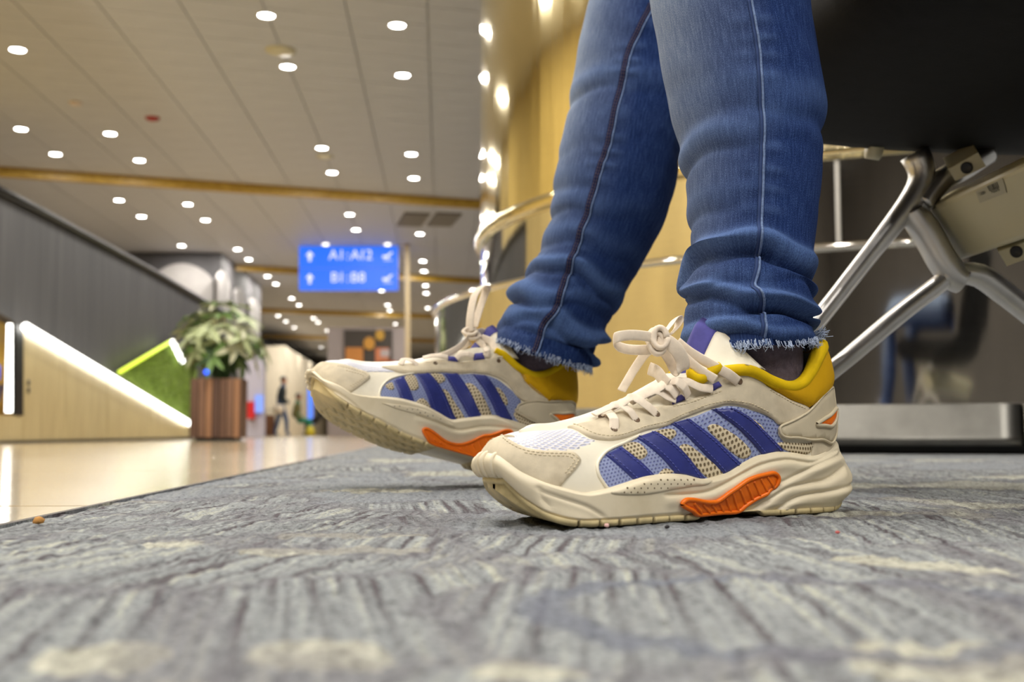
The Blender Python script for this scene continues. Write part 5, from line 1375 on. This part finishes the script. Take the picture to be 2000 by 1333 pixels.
for k, (s, v) in enumerate([([('A', 651), ('1', 667), (':', 679), ('A', 693.5), ('1', 708), ('2', 721)], 501), ([('B', 653), ('1', 667), (':', 679), ('B', 692), ('8', 707)], 545)]):
    for ch, u in s: text(ch, sp(u, v - 2, YS - .02), XA, ZA, .26, M['sign_white'], sign, 'letter')
    c = sp(605, v, YS - .02)
    MB().prism([c + [dx * .1, 0, dz * .1] for dx, dz in ((0, 1.0), (.75, .1), (.25, .1), (.25, -.9), (-.25, -.9), (-.25, .1), (-.75, .1))], (0, .01, 0)).build('arrow', M['sign_white'], sign)
    c = sp(757, v, YS - .02)
    MB().prism([c + [dx * .1, 0, dz * .1] for dx, dz in ((-1.0, -.15), (-.8, .25), (-.3, .1), (.55, .75), (.95, .85), (.8, .55), (.1, -.1), (.3, -.35), (-.7, -.35))], (0, .01, 0)).build('plane_icon', M['sign_white'], sign)
    MB().prism([c + [dx * .1, 0, dz * .1] for dx, dz in ((-.7, -.75), (.8, -.75), (.8, -.62), (-.7, -.62))], (0, .01, 0)).build('runway_line', M['sign_white'], sign)

# ---------------------------------------------------------------- deep background
def board(name, px, y, mat, parent=None, th=.1, **k): return MB().prism([at_y(u, v, y) for u, v in px], (0, th, 0)).build(name, mat, parent, **k)
M['cream_wall'] = plain('lit_cream_wall', srgb(236, 224, 200), .6, var=.04, nscale=4)
shop = empty('shop_front', at_y(540, 851, 37) * [1, 1, 0], 'bright cream shop front behind the planter with a white side wall', 'shop')
board('front_wall', [(513, 677), (556, 675), (556, 852), (513, 852)], 37, M['cream_wall'], shop, .3)
MB().hexa([at_y(556, 852, 37.3), at_y(640, 851, 56), at_y(637, 851, 56), at_y(552, 852, 37.3), at_y(556, 676, 37.3), at_y(640, 728, 56), at_y(637, 728, 56), at_y(552, 676, 37.3)]).build('side_wall', M['cream_wall'], shop)
board('screen', [(601, 758), (611, 758), (611, 830), (601, 830)], 36.6, emit('blue_screen', srgb(90, 140, 255), 1.1), shop, .05)
tag(board('partition', [(470, 690), (514, 694), (514, 854.6), (470, 854.6)], 20.1, plain('lavender_partition', srgb(176, 172, 186), .6), None, .2), 'pale lavender partition right of the planter', 'partition')
tag(board('red_cabinet', [(482, 785), (496, 785), (496, 818), (482, 818)], 19.96, plain('red_paint', srgb(196, 26, 30), .4), None, .15), 'small red wall cabinet right of the planter', 'cabinet')
tag(board('light_box', [(498, 772), (512, 772), (512, 806), (498, 806)], 20.0, emit('pale_blue_box', srgb(140, 170, 255), 1.0), None, .1), 'pale blue light box beside the red cabinet', 'light box')
bb = empty('billboard', at_y(718, 722, 30), 'dark billboard with orange and yellow shapes at the far end of the hall', 'billboard')
board('panel', [(672, 645), (766, 645), (766, 730), (672, 730)], 29.97, plain('billboard_dark', srgb(64, 56, 48), .6), bb, .06)
for (u, v, w, h_, c) in [(692, 700, 34, 42, srgb(196, 128, 58)), (704, 722, 30, 20, srgb(206, 96, 50)), (746, 700, 26, 40, srgb(196, 118, 78)), (752, 690, 18, 14, srgb(176, 162, 160)), (756, 715, 34, 18, srgb(196, 92, 52)), (691, 714, 10, 10, srgb(80, 80, 200))]:
    board('print_shape', [(u - w / 2, v - h_ / 2), (u + w / 2, v - h_ / 2), (u + w / 2, v + h_ / 2), (u - w / 2, v + h_ / 2)], 29.95 - .01 * (u % 5), plain('print_ink', c, .6), bb, .02)
for (u, v, r, c) in [(721, 671, 11, srgb(196, 140, 52)), (742, 655, 9, srgb(190, 146, 52))]:
    board('print_shape', [(u + r * math.cos(a), v + r * 1.15 * math.sin(a)) for a in np.linspace(0, 2 * math.pi, 16, endpoint=False)], 29.9, plain('print_ink', c, .6), bb, .02)
tag(board('pillar', [(640, 805), (661, 805), (661, 851), (640, 851)], 36, plain('brown_pillar', srgb(150, 106, 88), .6), None, .4), 'short reddish brown pillar behind the raised shoe', 'pillar')
tag(board('partition', [(640, 640), (795, 640), (795, 852.5), (640, 852.5)], 30.035, plain('taupe_partition', srgb(158, 146, 142), .7), None, .4), 'taupe partition wall behind the dark billboard', 'partition')
# distant travellers, 24-28 m away
def skin_body(name, nodes, edges, mat, parent, root=0):
    me = bpy.data.meshes.new(name); base = wloc(parent)
    me.from_pydata([tuple((np.array(p[:3]) - base).tolist()) for p in nodes], edges, []); o = bpy.data.objects.new(name, me); COL.objects.link(o); o.parent = parent
    me.materials.append(mat)
    sk = o.modifiers.new('skin', 'SKIN'); sb = o.modifiers.new('sub', 'SUBSURF'); sb.levels = sb.render_levels = 1
    for i, p in enumerate(nodes): me.skin_vertices[0].data[i].radius = (p[3], p[3] * (p[4] if len(p) > 4 else 1))
    me.skin_vertices[0].data[root].use_root = True
    return o
def traveller(u, y, hgt, label, top, trousers, skin, seated=False, face=1, lean=0.):
    f0 = at_y(u, 851, y) * [1, 1, 0]; s = hgt / 1.7
    P = empty('person', f0, label, 'person')
    def q(x, yy, z, r, k=1): return (f0[0] + x * s * face, f0[1] + yy * s, z * s, r * s, k)
    if seated: hip, kn, an = .46, (.36, .48), .36
    nodes = [q(-.02 + lean * 0, 0, .95 if not seated else .50, .13), q(.0 + lean * .4, 0, 1.18 if not seated else .74, .13), q(.03 + lean, 0, 1.40 if not seated else .96, .14, .7), q(.05 + lean * 1.2, 0, 1.50 if not seated else 1.06, .055), q(.07 + lean * 1.3, 0, 1.62 if not seated else 1.18, .095, .8)]
    edges = [(0, 1), (1, 2), (2, 3), (3, 4)]
    for sd in (-1, 1):
        n = len(nodes)
        if not seated: nodes += [q(-.01, sd * .10, .88, .10), q(.04 + .10 * sd, sd * .11, .48, .075), q(.0 + .16 * sd, sd * .11, .08, .05), q(.12 + .16 * sd, sd * .11, .035, .04)]
        else: nodes += [q(.10, sd * .11, .48, .10), q(.42, sd * .12, .47, .075), q(.40, sd * .12, .08, .05), q(.53, sd * .12, .035, .04)]
        edges += [(0, n), (n, n + 1), (n + 1, n + 2), (n + 2, n + 3)]
        m_ = len(nodes); sh = 1.38 if not seated else .94
        nodes += [q(.03 + lean, sd * .19, sh, .06), q(.02 + lean, sd * .25, sh - .28, .048), q(.20 + lean, sd * .16, sh - .42, .038)]
        edges += [(2, m_), (m_, m_ + 1), (m_ + 1, m_ + 2)]
    skin_body('body', nodes, edges, trousers, P)
    t = nodes
    up = [(t[0][0], t[0][1], t[0][2] + .03, .15 * s), (*t[1][:3], .15 * s), (*t[2][:3], .155 * s), (t[3][0], t[3][1], t[3][2] - .02, .07 * s)]
    ed = [(0, 1), (1, 2), (2, 3)]
    for b in (9, 16):
        n = len(up); up += [(*t[b][:3], .075 * s), (*t[b + 1][:3], .062 * s), (*t[b + 2][:3], .05 * s)]; ed += [(2, n), (n, n + 1), (n + 1, n + 2)]
    skin_body('jacket', up, ed, top, P)
    hd = np.array(t[4][:3]); MB().lathe(hd - [0, 0, .11 * s], [(.0001, 0), (.05 * s, .01 * s), (.085 * s, .09 * s), (.088 * s, .15 * s), (.06 * s, .21 * s), (.0001, .235 * s)], 14).build('face', skin, P, True)
    MB().lathe(hd - [.015 * s * face, -.01, .0], [(.092 * s, .0), (.098 * s, .06 * s), (.07 * s, .12 * s), (.0001, .145 * s)], 14).build('hair', M['black'], P, True)
    return P
sk_ = plain('skin_tone', srgb(186, 132, 104), .6)
traveller(548, 33, 1.62, 'small standing person in a black top and blue jeans near the cream shop front', plain('cloth_black', srgb(30, 38, 42), .8), plain('cloth_jeans', srgb(70, 92, 132), .8), sk_)
traveller(578, 34, 1.6, 'seated person in olive clothing right of the standing person', plain('cloth_olive', srgb(110, 104, 56), .8), plain('cloth_green', srgb(24, 122, 96), .8), sk_, True)
traveller(624, 36, 1.6, 'seated person in dark clothing just left of the brown pillar', plain('cloth_dark', srgb(44, 46, 46), .8), plain('cloth_dark2', srgb(40, 38, 44), .8), sk_, True, -1)
sc_ = empty('suitcase', at_y(526, 852, 33) * [1, 1, 0], 'brown upright suitcase left of the standing person', 'suitcase')
p = at_y(526, 852, 33); MB().box([p[0], 33, .30], (.26, .2, .58)).build('shell', plain('brown_case', srgb(130, 88, 62), .5), sc_); MB().tube([[p[0] - .08, 33, .58], [p[0] - .08, 33, .74], [p[0] + .08, 33, .74], [p[0] + .08, 33, .58]], .012, 6).build('handle', M['black'], sc_)
p = at_y(606, 848, 33); tag(MB().lathe([p[0], 33, FLZ], [(.0001, .30), (.07, .28), (.13, .14), (.12, .01), (.0001, 0)], 14).build('bag', plain('yellow_bag', srgb(206, 190, 50), .6), None, True), 'small yellow bag on the floor between the distant seated people', 'bag')
p = at_y(544, 800, 32.6); tag(MB().lathe([p[0], 32.6, p[2] - .12], [(.0001, 0), (.12, .01), (.15, .12), (.11, .24), (.0001, .26)], 14).build('tote_bag', plain('white_bag', srgb(222, 208, 188), .7), None, True), 'white bag held in front of the distant standing person', 'bag')
# ---------------------------------------------------------------- crumbs on the carpet
def crumb(u, v, r, col_, lab, nm='crumb'):
    p = at_z(u, v, .001); q = MB(); n = 8; prof = [(.0001, -r * .6), (r * .8, -r * .4), (r, .0), (r * .7, r * .5), (.0001, r * .7)]
    q.lathe(p + [0, 0, r * .5], prof, 9); q.v = [(x + NR.normal(0, r * .1), y + NR.normal(0, r * .1), z + NR.normal(0, r * .08)) for x, y, z in q.v]
    tag(q.build(nm, plain('crumb_' + str(u), col_, .8), None, True), lab, 'crumb')
crumb(1185, 1030, .0016, srgb(222, 178, 172), 'tiny pink crumb on the carpet under the near shoe')
crumb(1303, 1033, .0015, srgb(40, 36, 40), 'tiny dark crumb on the carpet beside the near shoe')
crumb(75, 1023, .0032, srgb(196, 142, 74), 'small tan crumb on the carpet by the tile edge')
crumb(1636, 1043, .0012, srgb(190, 90, 88), 'tiny red crumb on the carpet right of the near shoe')
